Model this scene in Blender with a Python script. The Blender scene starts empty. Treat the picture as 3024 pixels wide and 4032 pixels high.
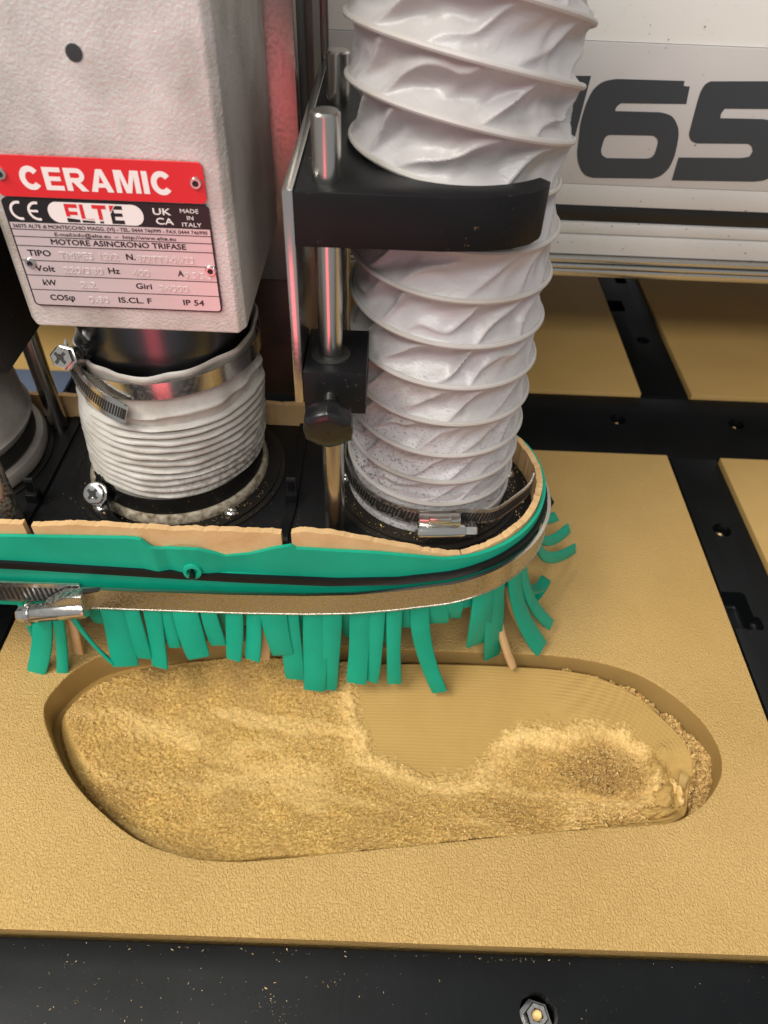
import bpy, bmesh, math, random
import numpy as np
from mathutils import Vector, Matrix
random.seed(7); rng = np.random.default_rng(11)
scene = bpy.context.scene
COL = scene.collection
PI = math.pi

# ------------------------------------------------------------------ camera
cd = bpy.data.cameras.new('camera'); cam = bpy.data.objects.new('camera', cd); COL.objects.link(cam)
cam.location = (0, 0, 0.301)
cam.rotation_euler = (0.785398, -0.030926, 0.023325)
cd.sensor_fit = 'AUTO'; cd.sensor_width = 36.0; cd.lens = 26.04
cd.clip_start = 0.01; cd.clip_end = 50
cd.dof.use_dof = True; cd.dof.focus_distance = 0.275; cd.dof.aperture_fstop = 17.0
scene.camera = cam

# ------------------------------------------------------------------ world + lamps of the workshop + added red light
w = bpy.data.worlds.new('World'); scene.world = w; w.use_nodes = True
bg = w.node_tree.nodes['Background']; bg.inputs[0].default_value = (0.97, 0.985, 1.0, 1); bg.inputs[1].default_value = 0.36
def area(name, loc, target, sx, sy, power, color):
    l = bpy.data.lights.new(name, 'AREA'); l.shape = 'RECTANGLE'; l.size = sx; l.size_y = sy
    l.energy = power; l.color = color
    o = bpy.data.objects.new(name, l); COL.objects.link(o); o.location = loc
    o.rotation_euler = (Vector(target) - Vector(loc)).to_track_quat('-Z', 'Y').to_euler()
    return o
area('ceiling_lamp', (-0.50, -0.06, 0.88), (-.02, .14, 0), .5, .16, 7.2, (1, .965, .90))
area('ceiling_lamp', (-0.35, 0.62, 1.75), (0, .2, 0), 1.1, .22, 9, (1, .97, .92))
area('ceiling_lamp', (-0.10, -0.75, 1.15), (.03, .30, .2), .8, .25, 10, (1, .98, .95))
area('red_reflection_light', (-0.10, -0.25, -0.07), (-.04, .3, .15), .15, .26, .36, (1, .10, .12))  # added red light, stands in for an unseen red thing mirrored in the metal
scene.view_settings.view_transform = 'Standard'; scene.view_settings.look = 'None'
scene.view_settings.exposure = 0.12; scene.view_settings.gamma = 1.0; scene.view_settings.use_curve_mapping = False

# ------------------------------------------------------------------ materials
def srgb(r, g, b):
    f = lambda c: (c / 255 / 12.92) if c / 255 <= .04045 else ((c / 255 + .055) / 1.055) ** 2.4
    return (f(r), f(g), f(b), 1)
class NT:
    def __init__(s, name):
        s.m = bpy.data.materials.new(name); s.m.use_nodes = True; s.t = s.m.node_tree; s.n = s.t.nodes; s.l = s.t.links
        s.b = s.n['Principled BSDF']; s.tc = s.n.new('ShaderNodeTexCoord').outputs['Object']
    def add(s, kind, **kw):
        n = s.n.new('ShaderNode' + kind)
        for k, v in kw.items(): setattr(n, k, v)
        return n
    def noise(s, scale, detail=4, rough=.55, vec=None, dist=0):
        n = s.add('TexNoise'); n.inputs['Scale'].default_value = scale; n.inputs['Detail'].default_value = detail
        n.inputs['Roughness'].default_value = rough; n.inputs['Distortion'].default_value = dist
        s.l.new(vec or s.tc, n.inputs['Vector']); return n.outputs['Fac']
    def map(s, sx, sy, sz):
        n = s.add('Mapping'); n.inputs['Scale'].default_value = (sx, sy, sz); s.l.new(s.tc, n.inputs['Vector']); return n.outputs[0]
    def ramp(s, fac, stops):
        n = s.add('ValToRGB'); e = n.color_ramp.elements
        e[0].position, e[0].color = stops[0]; e[1].position, e[1].color = stops[-1]
        for p, c in stops[1:-1]:
            x = e.new(p); x.color = c
        s.l.new(fac, n.inputs[0]); return n.outputs[0]
    def mix(s, fac, a, b):
        n = s.add('Mix', data_type='RGBA')
        if isinstance(fac, float): n.inputs[0].default_value = fac
        else: s.l.new(fac, n.inputs[0])
        for sock, v in ((n.inputs[6], a), (n.inputs[7], b)):
            if isinstance(v, tuple): sock.default_value = v
            else: s.l.new(v, sock)
        return n.outputs[2]
    def math(s, op, a, b=0.0):
        n = s.add('Math', operation=op)
        for i, v in enumerate((a, b)):
            if isinstance(v, (int, float)): n.inputs[i].default_value = v
            else: s.l.new(v, n.inputs[i])
        return n.outputs[0]
    def attr(s, name):
        return s.add('Attribute', attribute_name=name).outputs['Fac']
    def col(s, v):
        if isinstance(v, tuple): s.b.inputs['Base Color'].default_value = v
        else: s.l.new(v, s.b.inputs['Base Color'])
    def rough(s, v):
        if isinstance(v, float): s.b.inputs['Roughness'].default_value = v
        else: s.l.new(v, s.b.inputs['Roughness'])
    def bump(s, h, strength, dist):
        n = s.add('Bump'); n.inputs['Strength'].default_value = strength; n.inputs['Distance'].default_value = dist
        s.l.new(h, n.inputs['Height'])
        old = s.b.inputs['Normal'].links
        if old: s.l.new(old[0].from_socket, n.inputs['Normal'])
        s.l.new(n.outputs[0], s.b.inputs['Normal']); return s
    def set(s, **kw):
        for k, v in kw.items(): s.b.inputs[k.replace('_', ' ')].default_value = v
        return s
W1, K0 = (1, 1, 1, 1), (0, 0, 0, 1)
M = {}
# golden EVA foam, embossed skin on the top side
foam_a, foam_b = srgb(184, 149, 88), srgb(194, 159, 98)
def foam(name, grain, sc=1.0):
    t = NT(name); n1 = t.noise(14, 3)
    c = t.mix(t.ramp(n1, [(.3, K0), (.7, W1)]), foam_a, foam_b)
    t.col(c); t.rough(.52); t.set(Specular_IOR_Level=.35)
    v = t.map(1, .7, 1)
    g = t.ramp(t.noise(1350 * sc, 1.5, .5, v, .5), [(.30, K0), (.70, W1)])
    sp_ = t.add('SeparateXYZ'); t.l.new(t.tc, sp_.inputs[0])
    fade = t.add('MapRange'); fade.inputs['From Min'].default_value = .17; fade.inputs['From Max'].default_value = .30; fade.inputs['To Min'].default_value = 1; fade.inputs['To Max'].default_value = .4   # the skin is rubbed smoother at the back
    t.l.new(sp_.outputs['Y'], fade.inputs['Value'])
    t.bump(t.math('MULTIPLY', g, fade.outputs[0]), grain, .0006)
    t.bump(t.noise(120, 4, .6, t.map(.15, 2.5, 1)), .05, .0006)
    return t
M['foam'] = foam('eva_foam_skin', .85).m
M['foam_far'] = foam('eva_foam_skin_far', .12, .6).m
t = NT('eva_foam_cut')     # milled inside of the pocket and its dust
dust = t.attr('dust'); d = t.attr('walld')
nz = t.noise(850, 3, .6); nb = t.noise(60, 3)
cd_ = t.ramp(nz, [(.32, srgb(150, 115, 56)), (.5, srgb(190, 152, 84)), (.68, srgb(222, 186, 114))])
cd2 = t.mix(t.ramp(nb, [(.35, K0), (.7, W1)]), cd_, t.ramp(nz, [(.3, srgb(150, 117, 64)), (.7, srgb(192, 155, 92))]))
cs = t.mix(t.ramp(t.noise(40, 4), [(.3, K0), (.7, W1)]), srgb(172, 138, 78), srgb(181, 147, 86))
t.col(t.mix(t.attr('bank'), t.mix(t.math('MULTIPLY', t.attr('clump'), .75), t.mix(dust, cs, cd2), t.ramp(nz, [(.3, srgb(120, 90, 46)), (.7, srgb(176, 140, 84))])), t.ramp(nz, [(.3, srgb(212, 174, 106)), (.7, srgb(236, 203, 138))]))); t.rough(.8); t.set(Specular_IOR_Level=.2)
wv = t.add('TexWave', wave_type='BANDS', bands_direction='Y'); wv.inputs['Scale'].default_value = 210; wv.inputs['Distortion'].default_value = 1.2
wv.inputs['Detail'].default_value = 2; t.l.new(t.tc, wv.inputs['Vector'])
inv = t.math('SUBTRACT', 1.0, dust)
t.bump(t.math('MULTIPLY', wv.outputs['Fac'], inv), .18, .0006)
sn = t.math('MULTIPLY', t.math('SINE', t.math('MULTIPLY', d, 3600.0)), t.attr('terrace'))
t.bump(sn, .45, .0006)
t.bump(t.math('MULTIPLY', t.noise(1250, 2, .6), dust), .75, .0008)
M['cut'] = t.m
def simple(name, c, rough, metal=0.0, var=None, vs=20, bump=None, bs=400, spec=.5, coat=0.0):
    t = NT(name)
    if var: t.col(t.mix(t.ramp(t.noise(vs, 4), [(.35, K0), (.68, W1)]), c, var))
    else: t.col(c)
    t.rough(rough); t.b.inputs['Metallic'].default_value = metal; t.set(Specular_IOR_Level=spec)
    if coat: t.set(Coat_Weight=coat, Coat_Roughness=.15)
    if bump: t.bump(t.noise(bs, 3), bump, .0005)
    return t
M['swarf'] = simple('swarf', srgb(190, 152, 90), .8, var=srgb(236, 204, 140), vs=700, spec=.2).m
M['swarf_pale'] = simple('swarf_pale', srgb(222, 200, 158), .8, var=srgb(200, 166, 112), vs=500, spec=.2).m
def black_plastic(name, c, c2, dustiness, scratch=True):
    t = NT(name)
    base = t.mix(t.ramp(t.noise(18, 4), [(.35, K0), (.7, W1)]), c, c2)
    sp = t.ramp(t.noise(900, 2, .5), [(.69, K0), (.74, W1)])
    area_ = t.ramp(t.noise(25, 3), [(.42, K0), (.66, W1)])
    f = t.math('MULTIPLY', t.math('MULTIPLY', sp, area_), dustiness)
    t.col(t.mix(f, base, srgb(170, 140, 96)))
    t.rough(t.ramp(t.noise(30, 4), [(.3, (.36,) * 3 + (1,)), (.7, (.5,) * 3 + (1,))]))
    t.set(Specular_IOR_Level=.18)
    if scratch: t.bump(t.noise(300, 3, .6, t.map(1, .06, 1)), .12, .0004)
    return t.m
M['bed'] = black_plastic('bed_black_plastic', srgb(9, 11, 12), srgb(16, 18, 20), .12)
M['black'] = black_plastic('black_plastic', srgb(18, 18, 19), srgb(26, 26, 27), .5, False)
M['dusty_black'] = black_plastic('dusty_black_plastic', srgb(20, 20, 20), srgb(40, 36, 30), 1.0, False)
M['knob'] = simple('knob_plastic', srgb(20, 21, 22), .3, spec=.5, bump=.05, bs=900).m
M['rubber'] = simple('black_rubber', srgb(24, 24, 24), .6, var=srgb(52, 49, 44), vs=60).m
M['tie'] = simple('tie_nylon', srgb(14, 14, 15), .5, spec=.25).m
M['green'] = simple('green_rubber', srgb(6, 148, 118), .5, var=srgb(14, 160, 129), vs=35, bump=.08, bs=700, spec=.3).m
M['felt'] = simple('peach_foam', srgb(199, 161, 112), .8, var=srgb(212, 176, 128), vs=90, bump=.25, bs=900, spec=.2).m
def steel(name, c, rough, streak=None, dirt=0.0, metal=1.0):
    t = NT(name); base = c
    if dirt:
        n = t.noise(700, 3, .6); p = t.noise(45, 3)
        f = t.math('MULTIPLY', t.ramp(n, [(.45, K0), (.6, W1)]), t.ramp(p, [(.25, (.35,) * 3 + (1,)), (.6, W1)]))
        f = t.math('MULTIPLY', f, dirt)
        t.col(t.mix(f, base, srgb(128, 106, 70)))
        t.l.new(t.math('SUBTRACT', metal, t.math('MULTIPLY', f, .75)), t.b.inputs['Metallic'])
        t.l.new(t.math('ADD', rough, t.math('MULTIPLY', f, .4)), t.b.inputs['Roughness'])
    else:
        t.col(base); t.rough(rough); t.b.inputs['Metallic'].default_value = metal
    if streak: t.bump(t.noise(260, 3, .6, t.map(*streak)), .12, .0003)
    return t.m
M['rod'] = steel('ground_steel', srgb(190, 187, 180), .24, (1, 1, .04))
M['rod_dirty'] = steel('ground_steel_dusty', srgb(180, 176, 168), .3, None, .55)
M['band'] = steel('band_steel_dusty', srgb(182, 181, 177), .24, None, .32)
M['chrome'] = steel('bright_steel', srgb(205, 203, 198), .2, None, .12)
M['mirror'] = steel('mirror_band', srgb(186, 184, 180), .16, None, .12)
M['slot'] = simple('slot_dark', srgb(30, 28, 25), .6).m
M['alu'] = steel('brushed_aluminium', srgb(196, 194, 190), .22, (.05, 1, 1), .1)
M['alu_dark'] = steel('grey_metal', srgb(120, 118, 112), .45, (1, 1, .05), .25)
M['plate_col'] = steel('carriage_plate', srgb(176, 166, 160), .28, (1, 1, .03), .2)
M['collar'] = steel('dark_spindle_steel', srgb(92, 94, 98), .26, (1, 1, .05), .0)
# cast, painted motor housing: pale grey hammered finish with grime
t = NT('motor_paint')
gr = t.ramp(t.noise(26, 5, .6, t.map(1, 1, .8)), [(.43, K0), (.66, W1)])
t.col(t.mix(t.math('MULTIPLY', gr, .75), t.mix(t.ramp(t.noise(60, 3), [(.3, K0), (.7, W1)]), srgb(208, 203, 198), srgb(217, 212, 207)), srgb(150, 145, 134)))
t.rough(.36); t.set(Metallic=.35, Specular_IOR_Level=.5)
t.bump(t.ramp(t.noise(1000, 2, .5, None, .4), [(.32, K0), (.68, W1)]), .30, .0005)
M['motor'] = t.m
M['dark_motor'] = black_plastic('black_motor_paint', srgb(20, 20, 21), srgb(30, 30, 31), .9, False)
# hose film: glossy grey PVC with black rubber specks near its base
t = NT('hose_film')
sep = t.add('SeparateXYZ'); t.l.new(t.tc, sep.inputs[0])
low = t.add('MapRange'); low.inputs['From Min'].default_value = .165; low.inputs['From Max'].default_value = .10; t.l.new(sep.outputs['Z'], low.inputs['Value'])
side = t.add('MapRange'); side.inputs['From Min'].default_value = .035; side.inputs['From Max'].default_value = -.005
side.inputs['To Min'].default_value = .35; t.l.new(sep.outputs['X'], side.inputs['Value'])
spk = t.ramp(t.noise(820, 2, .5, t.map(1, 1, 1.8), .5), [(.585, K0), (.61, W1)])
clump = t.ramp(t.noise(55, 3), [(.3, (.25,) * 3 + (1,)), (.62, W1)])
f = t.math('MULTIPLY', t.math('MULTIPLY', spk, clump), t.math('MULTIPLY', low.outputs[0], side.outputs[0]))
gri = t.ramp(t.noise(30, 4), [(.45, K0), (.8, W1)])
base = t.mix(t.math('MULTIPLY', gri, .5), srgb(180, 176, 175), srgb(158, 151, 142))
t.col(t.mix(f, base, srgb(40, 36, 34))); t.rough(t.ramp(t.noise(40, 3), [(.3, (.28,) * 3 + (1,)), (.7, (.42,) * 3 + (1,))]))
t.set(Specular_IOR_Level=.42)
t.bump(t.noise(170, 3, .6, t.map(1, 1, 1.6), .6), .22, .0016)
M['hose'] = t.m
M['hose_rib'] = simple('hose_rib', srgb(186, 181, 177), .42, var=srgb(172, 165, 155), vs=40).m
t = NT('duct_rubber')
sep = t.add('SeparateXYZ'); t.l.new(t.tc, sep.inputs[0])
low = t.add('MapRange'); low.inputs['From Min'].default_value = .115; low.inputs['From Max'].default_value = .08; t.l.new(sep.outputs['Z'], low.inputs['Value'])
sd = t.add('MapRange'); sd.inputs['From Min'].default_value = -.095; sd.inputs['From Max'].default_value = -.055; t.l.new(sep.outputs['X'], sd.inputs['Value'])
gm = t.ramp(t.noise(420, 4, .7), [(.42, K0), (.6, W1)])
f = t.math('MULTIPLY', gm, t.math('MULTIPLY', t.math('ADD', low.outputs[0], .1), t.math('ADD', sd.outputs[0], .12)))
base = t.mix(t.ramp(t.noise(70, 3), [(.4, K0), (.75, W1)]), srgb(182, 178, 170), srgb(156, 149, 137))
t.col(t.mix(f, base, srgb(70, 54, 34))); t.rough(.45)
M['duct'] = t.m
M['duct_dirty'] = simple('duct_dirty', srgb(178, 168, 148), .55, var=srgb(96, 80, 58), vs=330).m
M['duct_grey'] = simple('duct_grey', srgb(172, 167, 160), .45, var=srgb(138, 131, 122), vs=60).m
M['panel_grey'] = simple('gantry_grey', srgb(200, 195, 191), .4, var=srgb(207, 203, 199), vs=12).m
M['panel_white'] = simple('gantry_white', srgb(243, 242, 236), .4, var=srgb(246, 245, 240), vs=9).m
M['panel_light'] = simple('gantry_light', srgb(206, 202, 196), .4, var=srgb(212, 208, 203), vs=14).m
M['glyph'] = simple('glyph_charcoal', srgb(58, 62, 66), .4).m
M['stripe'] = simple('stripe_black', srgb(20, 20, 21), .35, bump=.1).m
M['speck'] = simple('specks', srgb(92, 78, 58), .8).m
M['red'] = simple('red_enamel', srgb(206, 30, 36), .35, coat=.2).m
M['white_print'] = simple('white_print', srgb(226, 216, 212), .4).m
t = NT('label_silver'); t.col(t.mix(t.ramp(t.noise(60, 3, .5, t.map(.3, 1, 3)), [(.3, K0), (.7, W1)]), srgb(204, 190, 190), srgb(214, 202, 200)))
t.rough(.34); t.set(Metallic=.45); M['label'] = t.m
M['emboss'] = simple('emboss', srgb(212, 204, 200), .3, metal=.4).m
M['ink'] = simple('ink_black', srgb(20, 19, 21), .35).m
M['rust'] = simple('rusty_plate', srgb(70, 52, 44), .5, var=srgb(110, 70, 56), vs=45, metal=.3).m
M['blue'] = simple('blue_grey_strip', srgb(96, 108, 130), .5).m
M['hole'] = simple('hole_dark', srgb(44, 44, 46), .6).m

# ------------------------------------------------------------------ helpers
def link(name, me, mat, parent=None, smooth=False, auto=None):
    if mat: me.materials.append(M[mat] if isinstance(mat, str) else mat)
    if smooth:
        for p in me.polygons: p.use_smooth = True
    o = bpy.data.objects.new(name, me); COL.objects.link(o)
    if parent: o.parent = parent
    if auto is not None:
        try: me.set_sharp_from_angle(angle=math.radians(auto))
        except Exception: pass
    return o
def from_bm(name, bm, mat, parent=None, smooth=True, auto=35):
    me = bpy.data.meshes.new(name); bmesh.ops.recalc_face_normals(bm, faces=bm.faces[:]); bm.to_mesh(me); bm.free()
    return link(name, me, mat, parent, smooth, auto)
def pyd(name, V, F, mat, parent=None, smooth=True, auto=35):
    me = bpy.data.meshes.new(name); me.from_pydata([tuple(map(float, v)) for v in V], [], F); me.update()
    return link(name, me, mat, parent, smooth, auto)
def thing(name, label, cat, group=None, loc=(0, 0, 0)):
    o = bpy.data.objects.new(name, None); COL.objects.link(o); o.location = loc; o.empty_display_size = .01
    return tag(o, label, cat, group)
def tag(o, label, cat=None, group=None, kind=None):
    if label: o['label'] = label
    if cat: o['category'] = cat
    if group: o['group'] = group
    if kind: o['kind'] = kind
    return o
def bm_box(bm, x0, x1, y0, y1, z0, z1, bev=0.0, seg=2):
    r = bmesh.ops.create_cube(bm, size=1)
    vs = r['verts']
    for v in vs:
        v.co = Vector((x0 + (v.co.x + .5) * (x1 - x0), y0 + (v.co.y + .5) * (y1 - y0), z0 + (v.co.z + .5) * (z1 - z0)))
    if bev:
        es = list({e for v in vs for e in v.link_edges})
        bmesh.ops.bevel(bm, geom=es, offset=bev, segments=seg, affect='EDGES', profile=.5)
    return vs
def box(name, x0, x1, y0, y1, z0, z1, mat, parent=None, bev=.0006):
    bm = bmesh.new(); bm_box(bm, x0, x1, y0, y1, z0, z1, bev); return from_bm(name, bm, mat, parent)
def frame_of(axis):
    a = Vector(axis).normalized(); u = a.orthogonal().normalized(); v = a.cross(u); return a, u, v
def lathe(name, base, axis, prof, mat, parent=None, n=48, smooth=True, auto=40, phase=0.0, upref=None):
    """prof: list of (radius, height along axis)"""
    a, u, v = frame_of(axis); base = Vector(base)
    if upref is not None:
        u = (Vector(upref) - a * Vector(upref).dot(a)).normalized(); v = a.cross(u)
    V, F = [], []
    for r, h in prof:
        for i in range(n):
            th = 2 * PI * i / n + phase
            V.append(base + a * h + (u * math.cos(th) + v * math.sin(th)) * r)
    for j in range(len(prof) - 1):
        for i in range(n):
            i2 = (i + 1) % n
            F.append((j * n + i, j * n + i2, (j + 1) * n + i2, (j + 1) * n + i))
    if prof[0][0] > 1e-6: F.append(tuple(range(n))[::-1])
    if prof[-1][0] > 1e-6: F.append(tuple((len(prof) - 1) * n + i for i in range(n)))
    return pyd(name, V, F, mat, parent, smooth, auto)
def tube(name, pts, rad, mat, parent=None, n=10, cap=True):
    V, F = [], []; pts = [Vector(p) for p in pts]; N = len(pts)
    up = Vector((0, 0, 1))
    for i, p in enumerate(pts):
        tg = (pts[min(i + 1, N - 1)] - pts[max(i - 1, 0)]).normalized()
        s = tg.cross(up)
        if s.length < 1e-4: s = Vector((1, 0, 0))
        s.normalize(); q = s.cross(tg)
        r = rad(i / (N - 1)) if callable(rad) else rad
        for k in range(n):
            th = 2 * PI * k / n; V.append(p + (s * math.cos(th) + q * math.sin(th)) * r)
    for i in range(N - 1):
        for k in range(n):
            k2 = (k + 1) % n; F.append((i * n + k, i * n + k2, (i + 1) * n + k2, (i + 1) * n + k))
    if cap: F += [tuple(range(n))[::-1], tuple((N - 1) * n + k for k in range(n))]
    return pyd(name, V, F, mat, parent)
def ribbon(name, frames, mat, parent=None, smooth=True, auto=35):
    """frames: list of 4-point cross sections (quads)"""
    V, F = [], []; N = len(frames); k = len(frames[0])
    for f in frames: V += [Vector(p) for p in f]
    for i in range(N - 1):
        for j in range(k):
            j2 = (j + 1) % k; F.append((i * k + j, i * k + j2, (i + 1) * k + j2, (i + 1) * k + j))
    F += [tuple(range(k))[::-1], tuple((N - 1) * k + j for j in range(k))]
    me = bpy.data.meshes.new(name); me.from_pydata([tuple(v) for v in V], [], F); me.update()
    bm = bmesh.new(); bm.from_mesh(me); bmesh.ops.recalc_face_normals(bm, faces=bm.faces[:]); bm.to_mesh(me); bm.free()
    return link(name, me, mat, parent, smooth, auto)
def prism(name, poly, z0, z1, mat, parent=None, plane='XY', bev=0.0):
    bm = bmesh.new()
    def P(a, b, h): return (a, b, h) if plane == 'XY' else (a, h, b)
    lo = [bm.verts.new(P(a, b, z0)) for a, b in poly]; hi = [bm.verts.new(P(a, b, z1)) for a, b in poly]; n = len(poly)
    f0 = bm.faces.new(lo[::-1]); f1 = bm.faces.new(hi)
    for i in range(n): bm.faces.new((lo[i], lo[(i + 1) % n], hi[(i + 1) % n], hi[i]))
    bmesh.ops.recalc_face_normals(bm, faces=bm.faces[:])
    if bev:
        es = [e for e in bm.edges if (e.verts[0] in lo and e.verts[1] in lo) or (e.verts[0] in hi and e.verts[1] in hi)]
        bmesh.ops.bevel(bm, geom=es, offset=bev, segments=2, affect='EDGES', profile=.5)
    return from_bm(name, bm, mat, parent)
def cut(o, cutters):
    for c in cutters:
        m = o.modifiers.new('b', 'BOOLEAN'); m.operation = 'DIFFERENCE'; m.object = c; m.solver = 'EXACT'
    dg = bpy.context.evaluated_depsgraph_get(); me = bpy.data.meshes.new_from_object(o.evaluated_get(dg))
    o.modifiers.clear(); o.data = me
    for c in cutters: bpy.data.objects.remove(c)
    try: me.set_sharp_from_angle(angle=math.radians(30))
    except Exception: pass
    return o
def catmull(P, n, closed=True):
    P = [Vector(p) for p in P]; out = []; N = len(P)
    for i in range(N if closed else N - 1):
        g = (lambda k: P[k % N]) if closed else (lambda k: P[max(0, min(N - 1, k))])
        p0, p1, p2, p3 = g(i - 1), g(i), g(i + 1), g(i + 2)
        for j in range(n):
            s = j / n
            out.append(.5 * (2 * p1 + (p2 - p0) * s + (2 * p0 - 5 * p1 + 4 * p2 - p3) * s * s + (3 * p1 - p0 - 3 * p2 + p3) * s ** 3))
    if not closed: out.append(P[-1])
    return out
def vnoise(x, y, z=0.0, seed=0):
    """vectorised value noise in -1..1"""
    x = np.asarray(x, float); y = np.asarray(y, float); z = np.zeros_like(x) + z
    xi, yi, zi = np.floor(x).astype(np.int64), np.floor(y).astype(np.int64), np.floor(z).astype(np.int64)
    fx, fy, fz = x - xi, y - yi, z - zi
    fx, fy, fz = [q * q * (3 - 2 * q) for q in (fx, fy, fz)]
    def h(a, b, c):
        q = (a * 374761393 + b * 668265263 + c * 2147483647 + seed * 1274126177) & 0xffffffff
        q = ((q ^ (q >> 13)) * 1274126177) & 0xffffffff
        q = q ^ (q >> 16)
        return (q & 0xffff) / 32767.5 - 1
    o = 0
    for dx in (0, 1):
        for dy in (0, 1):
            for dz in (0, 1):
                o = o + h(xi + dx, yi + dy, zi + dz) * (fx if dx else 1 - fx) * (fy if dy else 1 - fy) * (fz if dz else 1 - fz)
    return o
def fbm(x, y, sc, octs=3, seed=0):
    s, a = 0, 1.0
    for k in range(octs):
        s = s + a * vnoise(x * sc * 2 ** k, y * sc * 2 ** k, 0, seed + k); a *= .55
    return s
def sstep(a, b, x):
    q = np.clip((x - a) / (b - a), 0, 1); return q * q * (3 - 2 * q)
def screw_head(name, loc, axis, r, h, parent, mat='chrome', kind='dome', n=20):
    loc = Vector(loc)
    if kind == 'dome':
        o = lathe(name, loc, axis, [(r, 0), (r, h * .25), (r * .86, h * .62), (r * .55, h * .92), (r * .28, h), (r * .26, h * .55), (0, h * .55)], mat, parent, n)
    else:
        o = lathe(name, loc, axis, [(r * 1.15, 0), (r * 1.15, h * .3), (r * 1.02, h * .32), (r, h * .9), (r * .85, h), (r * .35, h), (r * .3, h * .6), (0, h * .6)], mat, parent, 6 if kind == 'hex' else n, auto=30)
    a, u, v = frame_of(axis)
    for q, (uu, vv) in enumerate(((u, v), (v, u))):     # cross recess
        c = loc + a.normalized() * (h * 1.0)
        L, wd, t_ = r * .62, r * .14, .00012
        V = [c + uu * (sx * L) + vv * (sy * wd) + a * (sz * t_ + q * .00005) for sz in (-1, 1) for sx, sy in ((-1, -1), (1, -1), (1, 1), (-1, 1))]
        if kind != 'dome':
            pyd('recess', V, [(0, 1, 2, 3), (7, 6, 5, 4), (0, 4, 5, 1), (1, 5, 6, 2), (2, 6, 7, 3), (3, 7, 4, 0)], 'slot', o, False)
    return o
# ------------------------------------------------------------------ machine bed
bed = thing('machine_bed', 'black plastic machine bed of bolted bars framing the foam boards', 'machine bed')
box('base_slab', -.75, .75, -.002, 1.2, -.045, -.030, 'black', bed, 0)
FR = -.0035
front = box('front_rail', -.60, .60, -.004, .0785, -.029, FR, 'bed', bed, .0006)
def hole_cutter(x, y, r, zt):
    return lathe('cutter', (x, y, zt - .012), (0, 0, 1), [(r, 0), (r, .02)], None, None, 32)
cut(front, [hole_cutter(.062, .0605, .0066, FR)])
def bed_bolt(x, y, zt, r=.0042, depth=.006):
    o = lathe('bolt', (x, y, zt - .012), (0, 0, 1), [(r * 1.45, 0.0001), (r * 1.45, .0042 + .006 - depth), (r * 1.0, .0043 + .006 - depth), (r, .0085 + .006 - depth), (r * .88, .0092 + .006 - depth), (r * .55, .0092 + .006 - depth), (r * .5, .0065 + .006 - depth), (0, .0065 + .006 - depth)], 'chrome', bed, 6, auto=25)
    lathe('thread_end', (x, y, zt - .012), (0, 0, 1), [(r * .4, .006), (r * .4, .0098 + .006 - depth), (r * .3, .0104 + .006 - depth), (0, .0104 + .006 - depth)], 'swarf', o, 14)
bed_bolt(.062, .0605, FR)
LB = -.0022
cross = box('cross_bar', -.60, .60, .3625, .4265, -.029, LB, 'bed', bed, .0005)
cut(cross, [hole_cutter(x, .400, .0052, LB) for x in (.1575, .2372, -.01)])
for x in (.1575, .2372): bed_bolt(x, .400, LB, .003, .0075)
lb1 = box('long_bar', .1828, .2125, .0800, .3618, -.029, LB + .0004, 'bed', bed, .0005)
def slotcut(x0, x1, y0, y1, zt, d=.012):
    bm = bmesh.new(); bm_box(bm, x0, x1, y0, y1, zt - d, zt + .01, .0022, 3); return from_bm('cutter', bm, None)
cut(lb1, [hole_cutter(.1972, .299, .0052, LB), slotcut(.176, .1950, .2290, .2530, LB), slotcut(.188, .1982, .2285, .2370, LB, .006)])
bed_bolt(.1972, .299, LB, .0033, .0075)
lb2 = box('long_bar', .1805, .2125, .4272, .95, -.029, LB + .0004, 'bed', bed, .0005)
cut(lb2, [hole_cutter(.1968, .5004, .0050, LB), slotcut(.175, .1925, .543, .560, LB), slotcut(.194, .2035, .590, .612, LB)])
lb3 = box('long_bar', -.2125, -.1805, .0800, .3618, -.029, LB, 'bed', bed, .0005)
lb4 = box('long_bar', -.2125, -.1805, .4272, .95, -.029, LB, 'bed', bed, .0005)
# ------------------------------------------------------------------ milled foam board
PK = [(-.1469, .1689), (-.144, .1821), (-.1366, .1924), (-.1255, .1994), (-.100, .2062), (-.06, .2085), (-.01, .2078), (.035, .2076), (.0721, .2076), (.0879, .2072), (.1099, .2040), (.1305, .1958), (.1477, .1787), (.1537, .1629), (.1517, .150), (.1428, .1385), (.133, .1315), (.1222, .1274), (.0951, .1245), (.0664, .1212), (.0196, .115), (-.0168, .1102), (-.0347, .1079), (-.0524, .1063), (-.0707, .1075), (-.0901, .113), (-.1077, .1234), (-.1228, .1354), (-.1368, .1514)]
oc = np.array([[p.x, p.y] for p in catmull([(a, b, 0) for a, b in PK], 24)])
i0, i1 = oc[:, 0].argmin(), oc[:, 0].argmax()
oc = np.roll(oc, -i0, 0); i1 = (i1 - i0) % len(oc)
up, lo = oc[:i1 + 1], np.vstack([oc[i1:], oc[:1]])[::-1]
x0, x1 = oc[0, 0], oc[i1, 0]
NU, NV = 620, 230
xs = x0 + (x1 - x0) * (1 - np.cos(np.linspace(0, PI, NU))) / 2
yu = np.interp(xs, up[:, 0], up[:, 1]); yl = np.interp(xs, lo[:, 0], lo[:, 1])
vv = np.linspace(0, 1, NV); vv = vv * .75 + .25 * (1 - np.cos(PI * vv)) / 2
X = np.repeat(xs[:, None], NV, 1); Y = yl[:, None] + (yu - yl)[:, None] * vv[None, :]
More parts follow.
